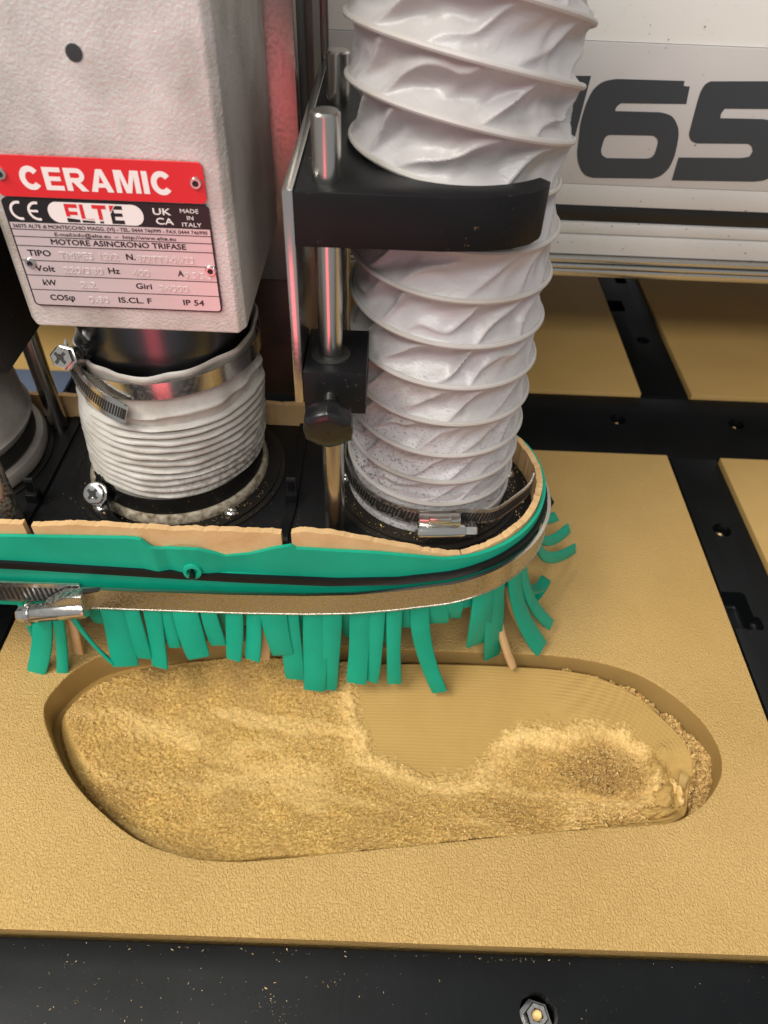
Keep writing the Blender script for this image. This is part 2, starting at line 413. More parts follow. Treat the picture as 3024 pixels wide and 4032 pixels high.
def dist_poly(px, py, P):
    A = P; B = np.roll(P, -1, 0); out = np.full(px.shape, 9.0); cr = np.zeros(px.shape, bool)
    for (ax, ay), (bx, by) in zip(A, B):
        dx, dy = bx - ax, by - ay; L = dx * dx + dy * dy + 1e-15
        q = np.clip(((px - ax) * dx + (py - ay) * dy) / L, 0, 1)
        out = np.minimum(out, np.hypot(px - ax - q * dx, py - ay - q * dy))
        cr ^= ((ay > py) != (by > py)) & (px < (bx - ax) * (py - ay) / (by - ay + 1e-15) + ax)
    return out, cr
wd, _ = dist_poly(X, Y, oc[::6])
CP = np.array([(-.14, .165, -.0125), (-.133, .185, -.0125), (-.11, .1985, -.012), (-.06, .203, -.010), (-.02, .203, -.007), (.02, .203, -.0035), (.07, .2025, -.003), (.097, .2, -.004), (.129, .184, -.005), (.142, .159, -.0065), (.137, .142, -.008), (.122, .131, -.006), (.095, .127, -.0022), (.05, .121, -.0018), (.0, .1145, -.0022), (-.04, .109, -.0065), (-.07, .110, -.010), (-.10, .121, -.0125), (-.125, .14, -.0135),
 (-.10, .16, -.017), (-.07, .15, -.0175), (-.06, .18, -.0155), (-.03, .16, -.015), (-.03, .13, -.012), (-.08, .13, -.016), (.0, .175, -.0105), (.02, .18, -.0085), (.05, .18, -.0075), (.03, .155, -.0135), (.05, .145, -.013), (.02, .135, -.0115), (.07, .135, -.011), (.085, .16, -.0155), (.105, .155, -.017), (.12, .16, -.0155), (.11, .18, -.0095), (.09, .18, -.0095), (.128, .168, -.0105), (.1, .14, -.012)])
def tps(P):
    n = len(P); D = np.hypot(P[:, None, 0] - P[None, :, 0], P[:, None, 1] - P[None, :, 1])
    K = np.where(D > 0, D * D * np.log(D + 1e-12), 0) + np.eye(n) * 1e-6
    Q = np.c_[np.ones(n), P[:, :2]]; A = np.zeros((n + 3, n + 3)); A[:n, :n] = K; A[:n, n:] = Q; A[n:, :n] = Q.T
    s = np.linalg.solve(A, np.r_[P[:, 2], 0, 0, 0])
    def f(x, y):
        o = s[n] + s[n + 1] * x + s[n + 2] * y
        for k in range(n):
            r = np.hypot(x - P[k, 0], y - P[k, 1]); o = o + s[k] * np.where(r > 0, r * r * np.log(r + 1e-12), 0)
        return o
    return f
surf = tps(CP)
SM = np.array([(-.012, .225), (-.008, .188), (-.0004, .162), (.0085, .1565), (.0165, .154), (.026, .1505), (.035, .149), (.042, .1515), (.047, .155), (.056, .1667), (.066, .1735), (.08, .177), (.095, .1795), (.1066, .179), (.118, .1755), (.126, .1675), (.131, .154), (.131, .143), (.118, .1315), (.09, .1285), (.085, .11), (.17, .11), (.17, .225)])
def height(X, Y, wd):
    base = surf(X, Y)
    farside = sstep(.145, .185, Y + .25 * np.maximum(X - .08, 0))
    tw = .0016 * (1 - sstep(-.05, .0, X)) + .0002 + .0042 * farside * sstep(-.06, .0, X) + .0055 * sstep(.10, .145, X) * sstep(.13, .15, Y) + .0022 * farside * (1 - sstep(-.12, -.05, X))
    tz = -.0165 - .0075 * sstep(.06, .14, X)
    tr = 1 - sstep(tw - .0008, tw + .0014, wd)
    tr = tr * (1 - sstep(-.06, -.01, X) * (1 - sstep(.134, .142, Y)) * (1 - sstep(.118, .130, X)))
    j = fbm(X, Y, 90, 2, 5) * .0018 + fbm(X, Y, 420, 2, 9) * .0006
    sd, ins = dist_poly(X, Y, SM); sd = np.where(ins, -sd, sd) + j
    dith = vnoise(X * 1500, Y * 1500, 0, 71) * .0030 + vnoise(X * 700, Y * 700, 0, 72) * .0018
    dust = sstep(-.0018, .0030, sd + dith); thick = sstep(-.002, .0075, sd)
    leftrim = (1 - sstep(.005, .0085, wd + j * .9)) * (1 - sstep(-.115, -.06, X)) * sstep(.13, .165, Y)
    dust = dust * (1 - leftrim)
    rimfar = (1 - sstep(.0025, .005, wd + j)) * (1 - farside * .0)
    tdust = tr * sstep(.07, .095, X + .3 * fbm(X, Y, 60, 2, 3) * .05) * sstep(.0008, .0022, wd + j * .5) * farside
    endd = sstep(.134, .142, X + j) * (1 - sstep(.168, .176, Y))
    bank = np.exp(-((sd - .0035) / .004) ** 2) * .0014
    big = fbm(X, Y, 55, 3, 21); mid = fbm(X, Y, 240, 3, 31); fine = vnoise(X * 900, Y * 900, 0, 41)
    fine2 = vnoise(X * 1900, Y * 1900, 0, 43)
    rough = .35 + .65 * sstep(-.2, .5, fbm(X, Y, 35, 2, 77))
    dz = dust * (.0002 + .0010 * thick + bank * .5 + .0004 * big * thick + .0003 * mid * rough * thick + (.00040 * fine + .00032 * fine2) * (.55 + rough) * (.3 + .7 * thick) + .0005 * thick * fbm(X * .4, Y * 1.2, 70, 2, 51))
    # coarse clump lying in the heel cup
    cl = np.exp(-(((X - .103) / .021) ** 2 + ((Y - .1535) / .0125) ** 2) ** 2)
    cl = cl * sstep(.142, .1445, Y - .06 * (X - .1) + j * .8)
    dz = dz + cl * (.0034 + .0012 * mid + .0005 * fine + .0006 * fine2)
    z = base * (1 - tr) + tz * tr + dz * (1 - tr)
    tfill = np.clip(tr * (tdust + endd), 0, 1)
    z = z + tfill * (.0075 + .004 * farside + .0018 * mid + .0009 * fine + .0008 * fine2)
    # torn end of the heel: ragged, stepped foam
    torn = sstep(.1265, .1345, X + .4 * j) * sstep(.128, .134, Y) * (1 - sstep(.1625, .1655, Y + .5 * j)) * (1 - tr)
    z = z - torn * (.0022 + .0022 * fbm(X, Y, 80, 2, 61) + .0005 * mid + .0002 * fine)
    ridge = np.exp(-(((X - .1285 - .25 * (Y - .15)) / .0045) ** 2)) * sstep(.134, .142, Y) * (1 - sstep(.162, .170, Y)) * (1 - tr)
    z = z + ridge * (.0022 + .0010 * mid + .0004 * fine)
    notch = sstep(.0985, .0995, X) * (1 - sstep(.1075, .1085, X)) * (1 - sstep(.1295, .1305, Y + .4 * j)) * (1 - tr)
    z = z - notch * .0022 + notch * .0006 * fine
    d = np.clip(np.maximum(dust, np.maximum(tfill, cl)), 0, 1)
    d = np.maximum(d * (1 - tr), tfill)
    bk = d * (np.exp(-((sd - .004) / .0055) ** 2) * (.55 + .45 * sstep(-.4, .3, fbm(X, Y, 120, 2, 91))) * (1 - cl) + .55 * sstep(.1, .8, fbm(X * .35, Y * 1.3 + .2 * X, 60, 3, 93)) * (1 - cl)) * (1 - tr)
    bk = np.clip(bk, 0, 1)
    terr = (1 - d) * sstep(.075, .10, X) * (1 - sstep(.02, .03, wd)) * (1 - torn)
    return z, d, terr, bk, np.clip(cl * d, 0, 1)
Z, DU, TE, BK, CL = height(X, Y, wd)
board = thing('foam_board', 'golden foam board with a foot shaped pocket milled into it', 'foam board', 'golden foam boards on the machine bed')
V = np.stack([X, Y, Z], -1).reshape(-1, 3)
F = []
for i in range(NU - 1):
    b0, b1 = i * NV, (i + 1) * NV
    F += [(b0 + j, b1 + j, b1 + j + 1, b0 + j + 1) for j in range(NV - 1)]
me = bpy.data.meshes.new('pocket_floor'); me.from_pydata(V.tolist(), [], F); me.update()
for nm, arr in (('dust', DU), ('walld', wd), ('terrace', TE), ('bank', BK), ('clump', CL)):
    a = me.attributes.new(nm, 'FLOAT', 'POINT'); a.data.foreach_set('value', arr.reshape(-1).astype(np.float32))
link('pocket_floor', me, 'cut', board, True)
# pocket wall and the top skin round it
loop = [(xs[i], yl[i], Z[i, 0]) for i in range(NU)] + [(xs[i], yu[i], Z[i, -1]) for i in range(NU - 2, 0, -1)]
loop = loop[::2]; n = len(loop)
LP = np.array(loop); cen = np.array([.0, .158])
BX0, BX1, BY0, BY1 = -.1775, .1803, .0800, .3618
def wallring(z, out, jit=0.0):
    c = np.roll(LP[:, :2], -1, 0) - np.roll(LP[:, :2], 1, 0); nn = np.stack([c[:, 1], -c[:, 0]], 1); nn /= np.linalg.norm(nn, axis=1)[:, None] + 1e-12
    P = LP[:, :2] + nn * (out + jit * rng.standard_normal(len(LP))[:, None])
    return [(p[0], p[1], zz) for p, zz in zip(P, (z if hasattr(z, '__len__') else [z] * len(P)))]
VW = []; rings = [wallring(LP[:, 2] - .003, 0)]
for q in (.33, .66): rings.append(wallring((LP[:, 2]) * (1 - q) - .0004 * q, 0))
rings.append(wallring(-.0005, 0))
FW = []
for r in rings: VW += r
for k in range(len(rings) - 1):
    FW += [(k * n + i, k * n + (i + 1) % n, (k + 1) * n + (i + 1) % n, (k + 1) * n + i) for i in range(n)]
t = NT('eva_foam_wall'); t.col(t.mix(t.ramp(t.noise(30, 3), [(.3, K0), (.7, W1)]), srgb(164, 132, 76), srgb(176, 144, 86))); t.rough(.6); t.set(Specular_IOR_Level=.35)
t.bump(t.noise(300, 3, .6, t.map(.2, .2, 2)), .1, .0004); M['wall'] = t.m
pyd('pocket_wall', VW, FW, 'wall', board, True, 60)
VT = wallring(-.0005, 0) + wallring(-.0001, .00025, .00006) + wallring(0, .0007)
def border(p):
    d = np.array(p[:2]) - cen; s = 1e9
    for k, (lo_, hi_) in enumerate(((BX0, BX1), (BY0, BY1))):
        if abs(d[k]) > 1e-9: s = min(s, ((hi_ if d[k] > 0 else lo_) - cen[k]) / d[k])
    return cen + d * s
bo = [border(p) for p in loop]
for q in (.03, .1, .25, .5, .8):
    VT += [(p[0] + (b[0] - p[0]) * q, p[1] + (b[1] - p[1]) * q, 0) for p, b in zip(VT[2 * n:3 * n], bo)]
# snap the four corners so that the board is a true rectangle
for cxx in (BX0, BX1):
    for cyy in (BY0, BY1):
        k = int(np.argmin([math.hypot(b[0] - cxx, b[1] - cyy) for b in bo])); bo[k] = np.array([cxx, cyy])
VT += [(b[0], b[1], 0) for b in bo]
VT += [(b[0], b[1], -.004) for b in bo] + [(b[0], b[1], -.029) for b in bo]
FT = []
for k in range(len(VT) // n - 1):
    FT += [(k * n + i, k * n + (i + 1) % n, (k + 1) * n + (i + 1) % n, (k + 1) * n + i) for i in range(n)]
pyd('top_skin', VT, FT, 'foam', board, True, 40)
# curled, torn foam at the heel end
def flap(pts, wdt, mat='felt', th=.0011, twist=0.0):
    P = catmull(pts, 6, False); fr = []
    for i, p in enumerate(P):
        tg = (P[min(i + 1, len(P) - 1)] - P[max(i - 1, 0)]).normalized(); s = tg.cross(Vector((0, 0, 1)))
        s = s.normalized() if s.length > 1e-3 else Vector((1, 0, 0)); s.rotate(Matrix.Rotation(twist * i / len(P), 3, tg)); q = s.cross(tg)
        ww = wdt * (.85 + .12 * math.sin(i * .6) + .05 * random.random()) * (1 - .45 * (i / (len(P) - 1)) ** 4)
        fr.append([p - s * ww / 2 - q * th / 2, p + s * ww / 2 - q * th / 2, p + s * ww * .48 + q * th / 2, p - s * ww * .47 + q * th / 2])
    return ribbon('torn_flap', fr, mat, board)
flap([(.1365, .1455, -.013), (.1362, .1475, -.0085), (.1370, .1500, -.0060), (.1390, .1520, -.0062)], .0042, 'wall', .0011)
flap([(.1275, .1405, -.012), (.1290, .1425, -.0085), (.1315, .1445, -.0088)], .0046, 'wall', .0016, .3)

def lump(c, rx, ry, rz, seed, mat='wall', rot=0.0):
    bm = bmesh.new(); bmesh.ops.create_icosphere(bm, subdivisions=4, radius=1)
    co = np.array([v.co[:] for v in bm.verts])
    n_ = vnoise(co[:, 0] * 2 + seed, co[:, 1] * 2, co[:, 2] * 2, seed) * .45 + vnoise(co[:, 0] * 6, co[:, 1] * 6 + seed, co[:, 2] * 6, seed) * .22 + vnoise(co[:, 0] * 14, co[:, 1] * 14, co[:, 2] * 14 + seed, seed) * .05
    for v, k in zip(bm.verts, n_):
        p = v.co * (1 + float(k)); x, y = p.x * rx, p.y * ry
        v.co = (c[0] + x * math.cos(rot) - y * math.sin(rot), c[1] + x * math.sin(rot) + y * math.cos(rot), c[2] + p.z * rz)
    return from_bm('torn_lump', bm, mat, board, True, 60)
lump((.1290, .1560, -.0122), .0052, .0075, .0036, 3, 'cut', -.2)
lump((.1280, .1420, -.0108), .0058, .0044, .0042, 5, 'cut', .5)
lump((.1345, .1455, -.0115), .0026, .0048, .0040, 8, 'swarf', .2)
lump((.1215, .1345, -.0070), .0060, .0022, .0030, 11, 'cut', .15)

# other boards, whole
def plain_board(x0, x1, y0, y1, label, zt=0.0):
    o = box('foam_board', x0, x1, y0, y1, -.029, zt, 'foam_far', None, .0007)
    return tag(o, label, 'foam board', 'golden foam boards on the machine bed')
plain_board(.2140, .560, .0800, .3615, 'uncut golden foam board at the right edge beside the front board')
plain_board(-.1775, .1790, .4275, .80, 'shaded golden foam board behind the white hose and cross bar')
plain_board(.2145, .560, .4285, .80, 'shaded golden foam board right of the long bar, under the gantry')
plain_board(-.560, -.2145, .0800, .3615, 'foam board left of the dust shoe, mostly out of view')
plain_board(-.560, -.2145, .4285, .80, 'sliver of golden foam board showing between dark rod and middle duct')
o = box('blue_strip', -.560, -.2150, .3650, .4262, -.0021, .0012, 'blue', None, .0005); tag(o, 'blue grey strip over the cross bar, showing beside the dark rod', 'sheet')  # thin blue grey layer laid over the left part of the cross bar

# ------------------------------------------------------------------ swarf (uncountable)
def flakes(name, P, size, mat, label, flat=.0, parent=None):
    V, F = [], []
    for (x, y, z), s in zip(P, size):
        a = Vector(rng.standard_normal(3)); a.z *= (1 - flat); a.normalize(); u = a.orthogonal().normalized()
        u.rotate(Matrix.Rotation(rng.random() * 6.3, 3, a)); v = a.cross(u); c = Vector((x, y, z)); k = len(V)
        b = s * (.3 + .4 * rng.random()); up_ = Vector((0, 0, 1)) if flat else u.cross(v)
        V += [c - u * s - v * b * .5, c - u * s * .8 + v * b * .5, c - v * b * .6 + up_ * s * .35, c + v * b * .6 + up_ * s * .4, c + u * s - v * b * .3, c + u * s * .9 + v * b * .4]
        F += [(k, k + 2, k + 3, k + 1), (k + 2, k + 4, k + 5, k + 3)]
    o = pyd(name, V, F, mat, parent, False, None)
    return tag(o, label, 'swarf', kind='stuff')
idx = rng.choice(NU * NV, 140000)
fx, fy, fz, fd = X.reshape(-1)[idx], Y.reshape(-1)[idx], Z.reshape(-1)[idx], DU.reshape(-1)[idx]
pr = fd * (.25 + .75 * sstep(-.3, .6, fbm(fx, fy, 40, 3, 88))) * (.4 + .6 * sstep(-.12, .0, -fx + .0))
heel = np.exp(-(((fx - .103) / .025) ** 2 + ((fy - .155) / .016) ** 2) ** 2); pr = np.maximum(pr, heel * fd)
tr_ = (wd.reshape(-1)[idx] < .011) & (fx > .085) & (fd > .3); pr = np.where(tr_, 1, pr)
keep = rng.random(len(idx)) < pr * .75
kx = np.c_[fx, fy, fz + .0001][keep]; sz = .00028 + .00055 * rng.random(keep.sum()) ** 2 + .0006 * tr_[keep] * rng.random(keep.sum())
flakes('swarf_flakes', kx, sz, 'swarf', 'golden foam swarf flakes lying all over the milled pocket')
P = []
def spray(cx, cy, sx, sy, num, z=FR + .0002, rot=0):
    for _ in range(num):
        a, b = rng.standard_normal(2); x = cx + a * sx * math.cos(rot) - b * sy * math.sin(rot); y = cy + a * sx * math.sin(rot) + b * sy * math.cos(rot)
        if y < .0775: P.append((x, y, z))
spray(-.10, .068, .012, .002, 20, rot=-.35); spray(-.052, .062, .018, .006, 45); spray(-.035, .0615, .006, .0025, 40, rot=-.3); spray(-.01, .0685, .003, .0012, 18, rot=.3)
spray(-.025, .058, .005, .003, 30); spray(-.10, .058, .022, .006, 45); spray(-.06, .052, .05, .004, 60); spray(.02, .064, .06, .006, 16); spray(.0, .0768, .05, .0006, 55); spray(.05, .0768, .006, .0005, 25)
spray(-.1, .0765, .05, .0008, 20)
flakes('swarf_crumbs', P, .00020 + .00038 * rng.random(len(P)) ** 2, 'swarf_pale', 'pale swarf crumbs scattered on the black front rail', .5)

# ------------------------------------------------------------------ dust shoe
shoe = thing('dust_shoe', 'long black dust shoe with green fringe skirt above the foam pocket', 'dust shoe')
CX, CYC, XL, RR = .0255, .2430, -.30, .0440
LS = CX - XL; LA = PI * RR
def stad(R, s):
    if s <= LS: return Vector((XL + s, CYC - R, 0)), Vector((0, -1, 0)), Vector((1, 0, 0))
    if s <= LS + LA:
        th = -PI / 2 + (s - LS) / RR
        nn = Vector((math.cos(th), math.sin(th), 0)); return Vector((CX, CYC, 0)) + nn * R, nn, Vector((-nn.y, nn.x, 0))
    return Vector((CX - (s - LS - LA), CYC + R, 0)), Vector((0, 1, 0)), Vector((-1, 0, 0))
STOT = 2 * LS + LA
def sband(name, s0, s1, Ri, Ro, z0, z1, mat, parent, step=.0012, tilt=None):
    ns = max(2, int((s1 - s0) / step)); fr = []
    fz0 = z0 if callable(z0) else (lambda s: z0); fz1 = z1 if callable(z1) else (lambda s: z1)
    fo = Ro if callable(Ro) else (lambda s: Ro); fi = Ri if callable(Ri) else (lambda s: Ri)
    for k in range(ns + 1):
        s = s0 + (s1 - s0) * k / ns
        a, b = stad(fi(s), s)[0], stad(fo(s), s)[0]
        fr.append([a + Vector((0, 0, fz0(s))), b + Vector((0, 0, fz0(s))), b + Vector((0, 0, fz1(s))), a + Vector((0, 0, fz1(s)))])
    return ribbon(name, fr, mat, parent)
pl = [stad(.0418, s)[0] for s in np.linspace(0, STOT, 240)]
PT = .074
prism('cover_plate', [(p.x, p.y) for p in pl], .058, PT, 'black', shoe, 'XY', .0006)
sx = lambda x: x - XL      # path position on the front side for a world x
def lerp_tab(tab):
    xs_, zs_ = zip(*tab); return lambda v: float(np.interp(v, xs_, zs_))
jag = lambda s, a, f: a * (vnoise(np.array([s * f]), np.array([.3]), 0, 12)[0])
cuts = lambda s: .0003 * (1 if vnoise(np.array([s * 700]), np.array([2.3]), 0, 5)[0] > .35 else 0)
gtop = lerp_tab([(sx(-.30), .0835), (sx(-.15), .0828), (sx(-.10), .0845), (sx(-.094), .0842), (sx(-.0905), .0805), (sx(-.086), .0788), (sx(-.078), .0805), (sx(-.072), .0802), (sx(-.062), .0752), (sx(-.052), .0772), (sx(-.042), .0812), (sx(-.0345), .0835), (sx(-.033), .0818), (sx(0), .0812), (sx(.0255), .0792), (LS + .03, .0815), (LS + .09, .084), (STOT, .083)])
gout = lerp_tab([(0, .0466), (sx(-.096), .0466), (sx(-.090), .0478), (sx(-.085), .0462), (sx(-.079), .0476), (sx(-.073), .0476), (sx(-.062), .0458), (sx(-.045), .0462), (sx(-.02), .0466), (STOT, .0466)])
fg = .0150
fd_ = lambda s: gout(s) - .0016
# green band in two heights: wavy top rim, then straight body under the tie
sband('green_skirt', 0, STOT, fd_, gout, lambda s: .0655, gtop, 'green', shoe, .0010)
sband('green_skirt', 0, STOT, .0448, .0463, lerp_tab([(0, .038), (sx(0), .039), (LS + .02, .047), (LS + .05, .050), (STOT, .045)]), .0656, 'green', shoe, .0020)
for (a, b, ztab) in ((0, sx(-.1395), [(0, .0885), (9, .0885)]),
                     (sx(-.1365), sx(-.0385), [(sx(-.1365), .0875), (sx(-.12), .0892), (sx(-.08), .0885), (sx(-.05), .0890), (sx(-.0385), .0885)]),
                     (sx(-.0345), sx(.0330), [(sx(-.0345), .0890), (sx(-.030), .0905), (sx(-.018), .0895), (sx(.0), .0855), (sx(.018), .0815), (sx(.033), .0796)]),
                     (sx(.0334), LS + .055, [(sx(.0334), .0800), (LS + .03, .0835), (LS + .055, .0855)]),
                     (LS + .0556, LS + .14, [(LS + .0556, .0855), (LS + .14, .086)]), (LS + .142, STOT, [(0, .086), (9, .086)])):
    zt = lerp_tab(ztab)
    sband('felt_liner', a, b, lambda s: .0420 + jag(s, .0003, 500), .0447, .066, lambda s: zt(s) - cuts(s) + jag(s, .0004, 260), 'felt', shoe, .0005)
# fringe, one strip at a time: root on the skirt, tip, width
def fringe(root, tip, wdt, nrm, mat='green', bow=.006, th=.0016, roll=0.0, name='fringe_strip'):
    r, tp = Vector(root), Vector(tip); nrm = Vector(nrm).normalized()
    c1 = r + Vector((0, 0, -1)) * (r - tp).length * .45 + nrm * bow * .6
    fr = []; N = 14; tan0 = Vector((0, 0, 1)).cross(nrm).normalized()
    pr_ = None
    for i in range(N + 1):
        q = i / N; p = r * (1 - q) ** 2 + c1 * 2 * q * (1 - q) + tp * q * q
        tg = ((c1 - r) * (1 - q) + (tp - c1) * q).normalized()
        s = tan0 - tg * tan0.dot(tg); s.normalize(); s.rotate(Matrix.Rotation(roll * q, 3, tg)); k = s.cross(tg)
        w2 = wdt / 2 * (1 + .06 * math.sin(q * 5 + wdt * 4000)); hh = th / 2
        if i == N: w2 *= .94; hh *= .7
        b_ = min(.0004, hh * .6)
        fr.append([p - s * w2 - k * (hh - b_), p - s * (w2 - b_) - k * hh, p + s * (w2 - b_) - k * hh, p + s * w2 - k * (hh - b_),
                   p + s * w2 + k * (hh - b_), p + s * (w2 - b_) + k * hh, p - s * (w2 - b_) + k * hh, p - s * w2 + k * (hh - b_)])
    return ribbon(name, fr, mat, shoe, True, 50)
ST = [(-.145, -.1577, -.002, .0073, .187, .2), (-.1385, -.146, -.0052, .0043, .187, 0), (-.134, -.119, .0105, .0026, .187, 1.1), (-.114, -.1133, .0086, .0095, .187, -.1), (-.1055, -.1038, .0141, .0059, .188, .15),
      (-.0965, -.0972, .0101, .0067, .186, .25), (-.0905, -.0895, .0205, .0045, .190, 0), (-.0825, -.0786, .0176, .0088, .187, -.1), (-.0725, -.0695, .0236, .0060, .190, .1), (-.061, -.0631, .0168, .0062, .187, .25), (-.0525, -.0547, .0173, .0058, .187, .3),
      (-.0445, -.0412, .0182, .0090, .190, 0), (-.0375, -.0365, .0014, .0072, .188, .1), (-.0262, -.0275, -.0045, .0088, .186, .06), (-.0188, -.0209, -.005, .0066, .187, -.05), (-.0065, -.0079, .0014, .0080, .187, .1), (.0008, -.0014, .0019, .0058, .188, .25), (.0078, .0098, .0007, .0055, .188, 0), (.0185, .0311, -.0019, .0065, .186, .15)]
for k, (rx, tx, tz, wdt, ty, ro) in enumerate(ST):
    fringe((rx, CYC - .0468 - .0004 * (k % 3), .052), (tx, ty, tz), wdt * 1.22, (0, -1, 0), 'green', .004 + .003 * ((k * 7) % 5) / 5, .0016, ro)
for rx, tx, tz, wdt, ty in ((-.155, -.157, .012, .003, .197), (-.125, -.1235, .026, .006, .198), (-.100, -.098, .022, .007, .200), (-.0875, -.086, .026, .006, .199), (-.0665, -.0665, .022, .006, .199), (-.0575, -.058, .026, .006, .200), (-.0475, -.048, .024, .006, .199), (-.0325, -.033, .020, .006, .2), (-.0125, -.0085, .020, .010, .200), (.0045, .0042, .018, .005, .199), (.014, .015, .033, .008, .197), (.025, .026, .036, .012, .1975), (.033, .034, .037, .008, .2)):
    fringe((rx, CYC - .0455, .052), (tx, ty, tz), wdt, (0, -1, 0), 'green', .002)
# inner peach strips
fringe((-.1355, .199, .05), (-.1385, .196, .004), .004, (0, -1, 0), 'felt', .002, .003, name='felt_strip')
fringe((-.0500, .199, .05), (-.0510, .193, .0095), .006, (0, -1, 0), 'felt', .002, .0028, name='felt_strip')
# strips round the right-hand end
for th, tip, wdt, ro, ln in ((-66, (.0470, .2010, .016), .0105, 0, 1), (-58, (.0566, .2050, .000), .0092, .1, 1), (-45, (.0805, .2080, .004), .0086, .0, 1), (-37, (.0858, .2195, .008), .0058, .0, 1), (-12, (.1036, .2656, .014), .0056, .55, 1), (-3, (.1005, .2745, .020), .0054, .5, 1), (18, (.095, .283, .02), .006, .3, 1), (35, (.08, .295, .015), .006, 0, 1)):
    a = math.radians(th); nn = Vector((math.cos(a), math.sin(a), 0))
    fringe(Vector((CX, CYC, .060)) + nn * .0468, tip, wdt, nn, 'green', .008, .0016, ro)
a = math.radians(-52); nn = Vector((math.cos(a), math.sin(a), 0))
fringe(Vector((CX, CYC, .05)) + nn * .0440, (.0665, .1995, .0), .0036, nn, 'felt', .004, .0026, name='felt_strip')
a = math.radians(-42); nn = Vector((math.cos(a), math.sin(a), 0))
fringe(Vector((CX, CYC, .05)) + nn * .0440, (.0755, .2135, .006), .004, nn, 'felt', .004, .0026, name='felt_strip')
# one strip folded back on itself into a loop
lp = catmull([(.0640, .2165, .044), (.0705, .2215, .032), (.0790, .2315, .0215), (.0835, .2400, .0175), (.0850, .2425, .0145), (.0832, .2400, .0115), (.0775, .2315, .0130), (.0700, .2235, .0210), (.0655, .2195, .0300)], 6, False)
fr = []
for i, p in enumerate(lp):
    tg = (lp[min(i + 1, len(lp) - 1)] - lp[max(i - 1, 0)]).normalized(); s = Vector((.72, -.69, .0)); s = (s - tg * s.dot(tg)).normalized(); k = s.cross(tg)
    fr.append([p - s * .0026 - k * .0008, p + s * .0026 - k * .0008, p + s * .0026 + k * .0008, p - s * .0026 + k * .0008])
ribbon('fringe_strip', fr, 'green', shoe)
# little eyelet of green rubber pushed out round the tie's end
lathe('eyelet', (-.0755, CYC - .0478, .0680), (.1, -1, .15), [(.0038, -.002), (.0040, .0003), (.0036, .0014), (.0024, .0016), (.0017, .0008), (.0016, -.001)], 'green', shoe, 20)
# cable tie pulled tight around the skirt
tie = thing('skirt_tie', 'long black cable tie pulled round the green skirt above the steel band', 'cable tie')
zt0 = lerp_tab([(0, .0655), (sx(-.15), .0650), (sx(-.06), .0618), (sx(-.02), .0616), (sx(.008), .0640), (sx(.0255), .0680), (LS + .015, .0716), (LS + .03, .0738), (LS + .05, .0748), (LS + .08, .0740), (STOT, .068)])
sband('strap', 0, STOT, .0464, .0482, zt0, lambda s: zt0(s) + .0036, 'tie', tie, .002)
prism('tail', [(-.0768, .0662), (-.0742, .0662), (-.0750, .0695), (-.0758, .0700)], .1922, .1945, 'tie', tie, 'XZ')
bm = bmesh.new(); bm_box(bm, -.0026, .0026, -.0032, .0032, -.0028, .0028, .0006)
hd = from_bm('buckle', bm, 'tie', tie); a = math.radians(2); hd.location = (CX + .0500, CYC + .003, .0660); hd.rotation_euler = (0, .3, .3)

# ------------------------------------------------------------------ big steel band clamp round the skirt
bc = thing('band_clamp', 'dusty steel band clamp with screw housing round the green skirt', 'hose clamp')
bz0 = lerp_tab([(0, .0432), (sx(-.15), .0432), (sx(-.06), .0437), (sx(-.03), .0447), (sx(-.01), .0465), (sx(.008), .0500), (sx(.0255), .0545), (LS + .015, .0585), (LS + .03, .0610), (LS + .05, .0620), (LS + .08, .0610), (LS + .14, .058), (STOT, .055)])
sband('band', sx(-.1245), STOT, .0490, .0502, bz0, lambda s: bz0(s) + .0122, 'band', bc, .0020)
sband('band_edge', sx(-.1245), LS + LA, .0489, .0504, lambda s: bz0(s) + .0120, lambda s: bz0(s) + .0126, 'rod', bc, .0020)
sband('band_edge', sx(-.1245), LS + LA, .0489, .0504, lambda s: bz0(s) - .0004, lambda s: bz0(s) + .0001, 'rod', bc, .0020)
sband('band', 0, sx(-.1245), .0478, .0488, lambda s: bz0(s) + .0012, lambda s: bz0(s) + .0135, 'chrome', bc, .002)
V, F = [], []
for k in range(26):      # worm slots
    x = -.1262 - k * .0022; y = CYC - .0489; z = .0500
    b = len(V); V += [(x - .0006, y, z - .0042), (x + .0006, y, z - .0042), (x + .0006, y, z + .0042), (x - .0006, y, z + .0042), (x - .0006, y + .0004, z - .0042), (x + .0006, y + .0004, z - .0042), (x + .0006, y + .0004, z + .0042), (x - .0006, y + .0004, z + .0042)]
    F += [(b, b + 1, b + 2, b + 3), (b, b + 4, b + 5, b + 1), (b + 1, b + 5, b + 6, b + 2), (b + 2, b + 6, b + 7, b + 3), (b + 3, b + 7, b + 4, b)]
o = pyd('worm_slots', V, F, 'slot', bc, False); o['kind'] = 'stuff'
ax = Vector((1, 0.02, .17)).normalized(); hb = Vector((-.1468, CYC - .0535, .0425))
lathe('screw_barrel', hb, ax, [(.0036, 0), (.0040, .0008), (.0040, .0235), (.0037, .0245), (0, .0245)], 'chrome', bc, 28)
lathe('collar', hb - ax * .0014, ax, [(.0046, 0), (.0053, .0006), (.0046, .0016)], 'chrome', bc, 28)
lathe('screw_head', hb - ax * .0062, ax, [(.0026, 0), (.0034, .0008), (.0034, .005), (.003, .0052)], 'chrome', bc, 6, auto=25)
prism('saddle', [(-.1395, .0455), (-.1225, .0482), (-.1222, .0560), (-.1300, .0555), (-.1395, .0490)], CYC - .0545, CYC - .0492, 'band', bc, 'XZ', .0004)
prism('spring_tongue', [(-.1235, .0545), (-.1150, .0572), (-.1150, .0577), (-.1235, .0558)], CYC - .0520, CYC - .0500, 'slot', bc, 'XZ')
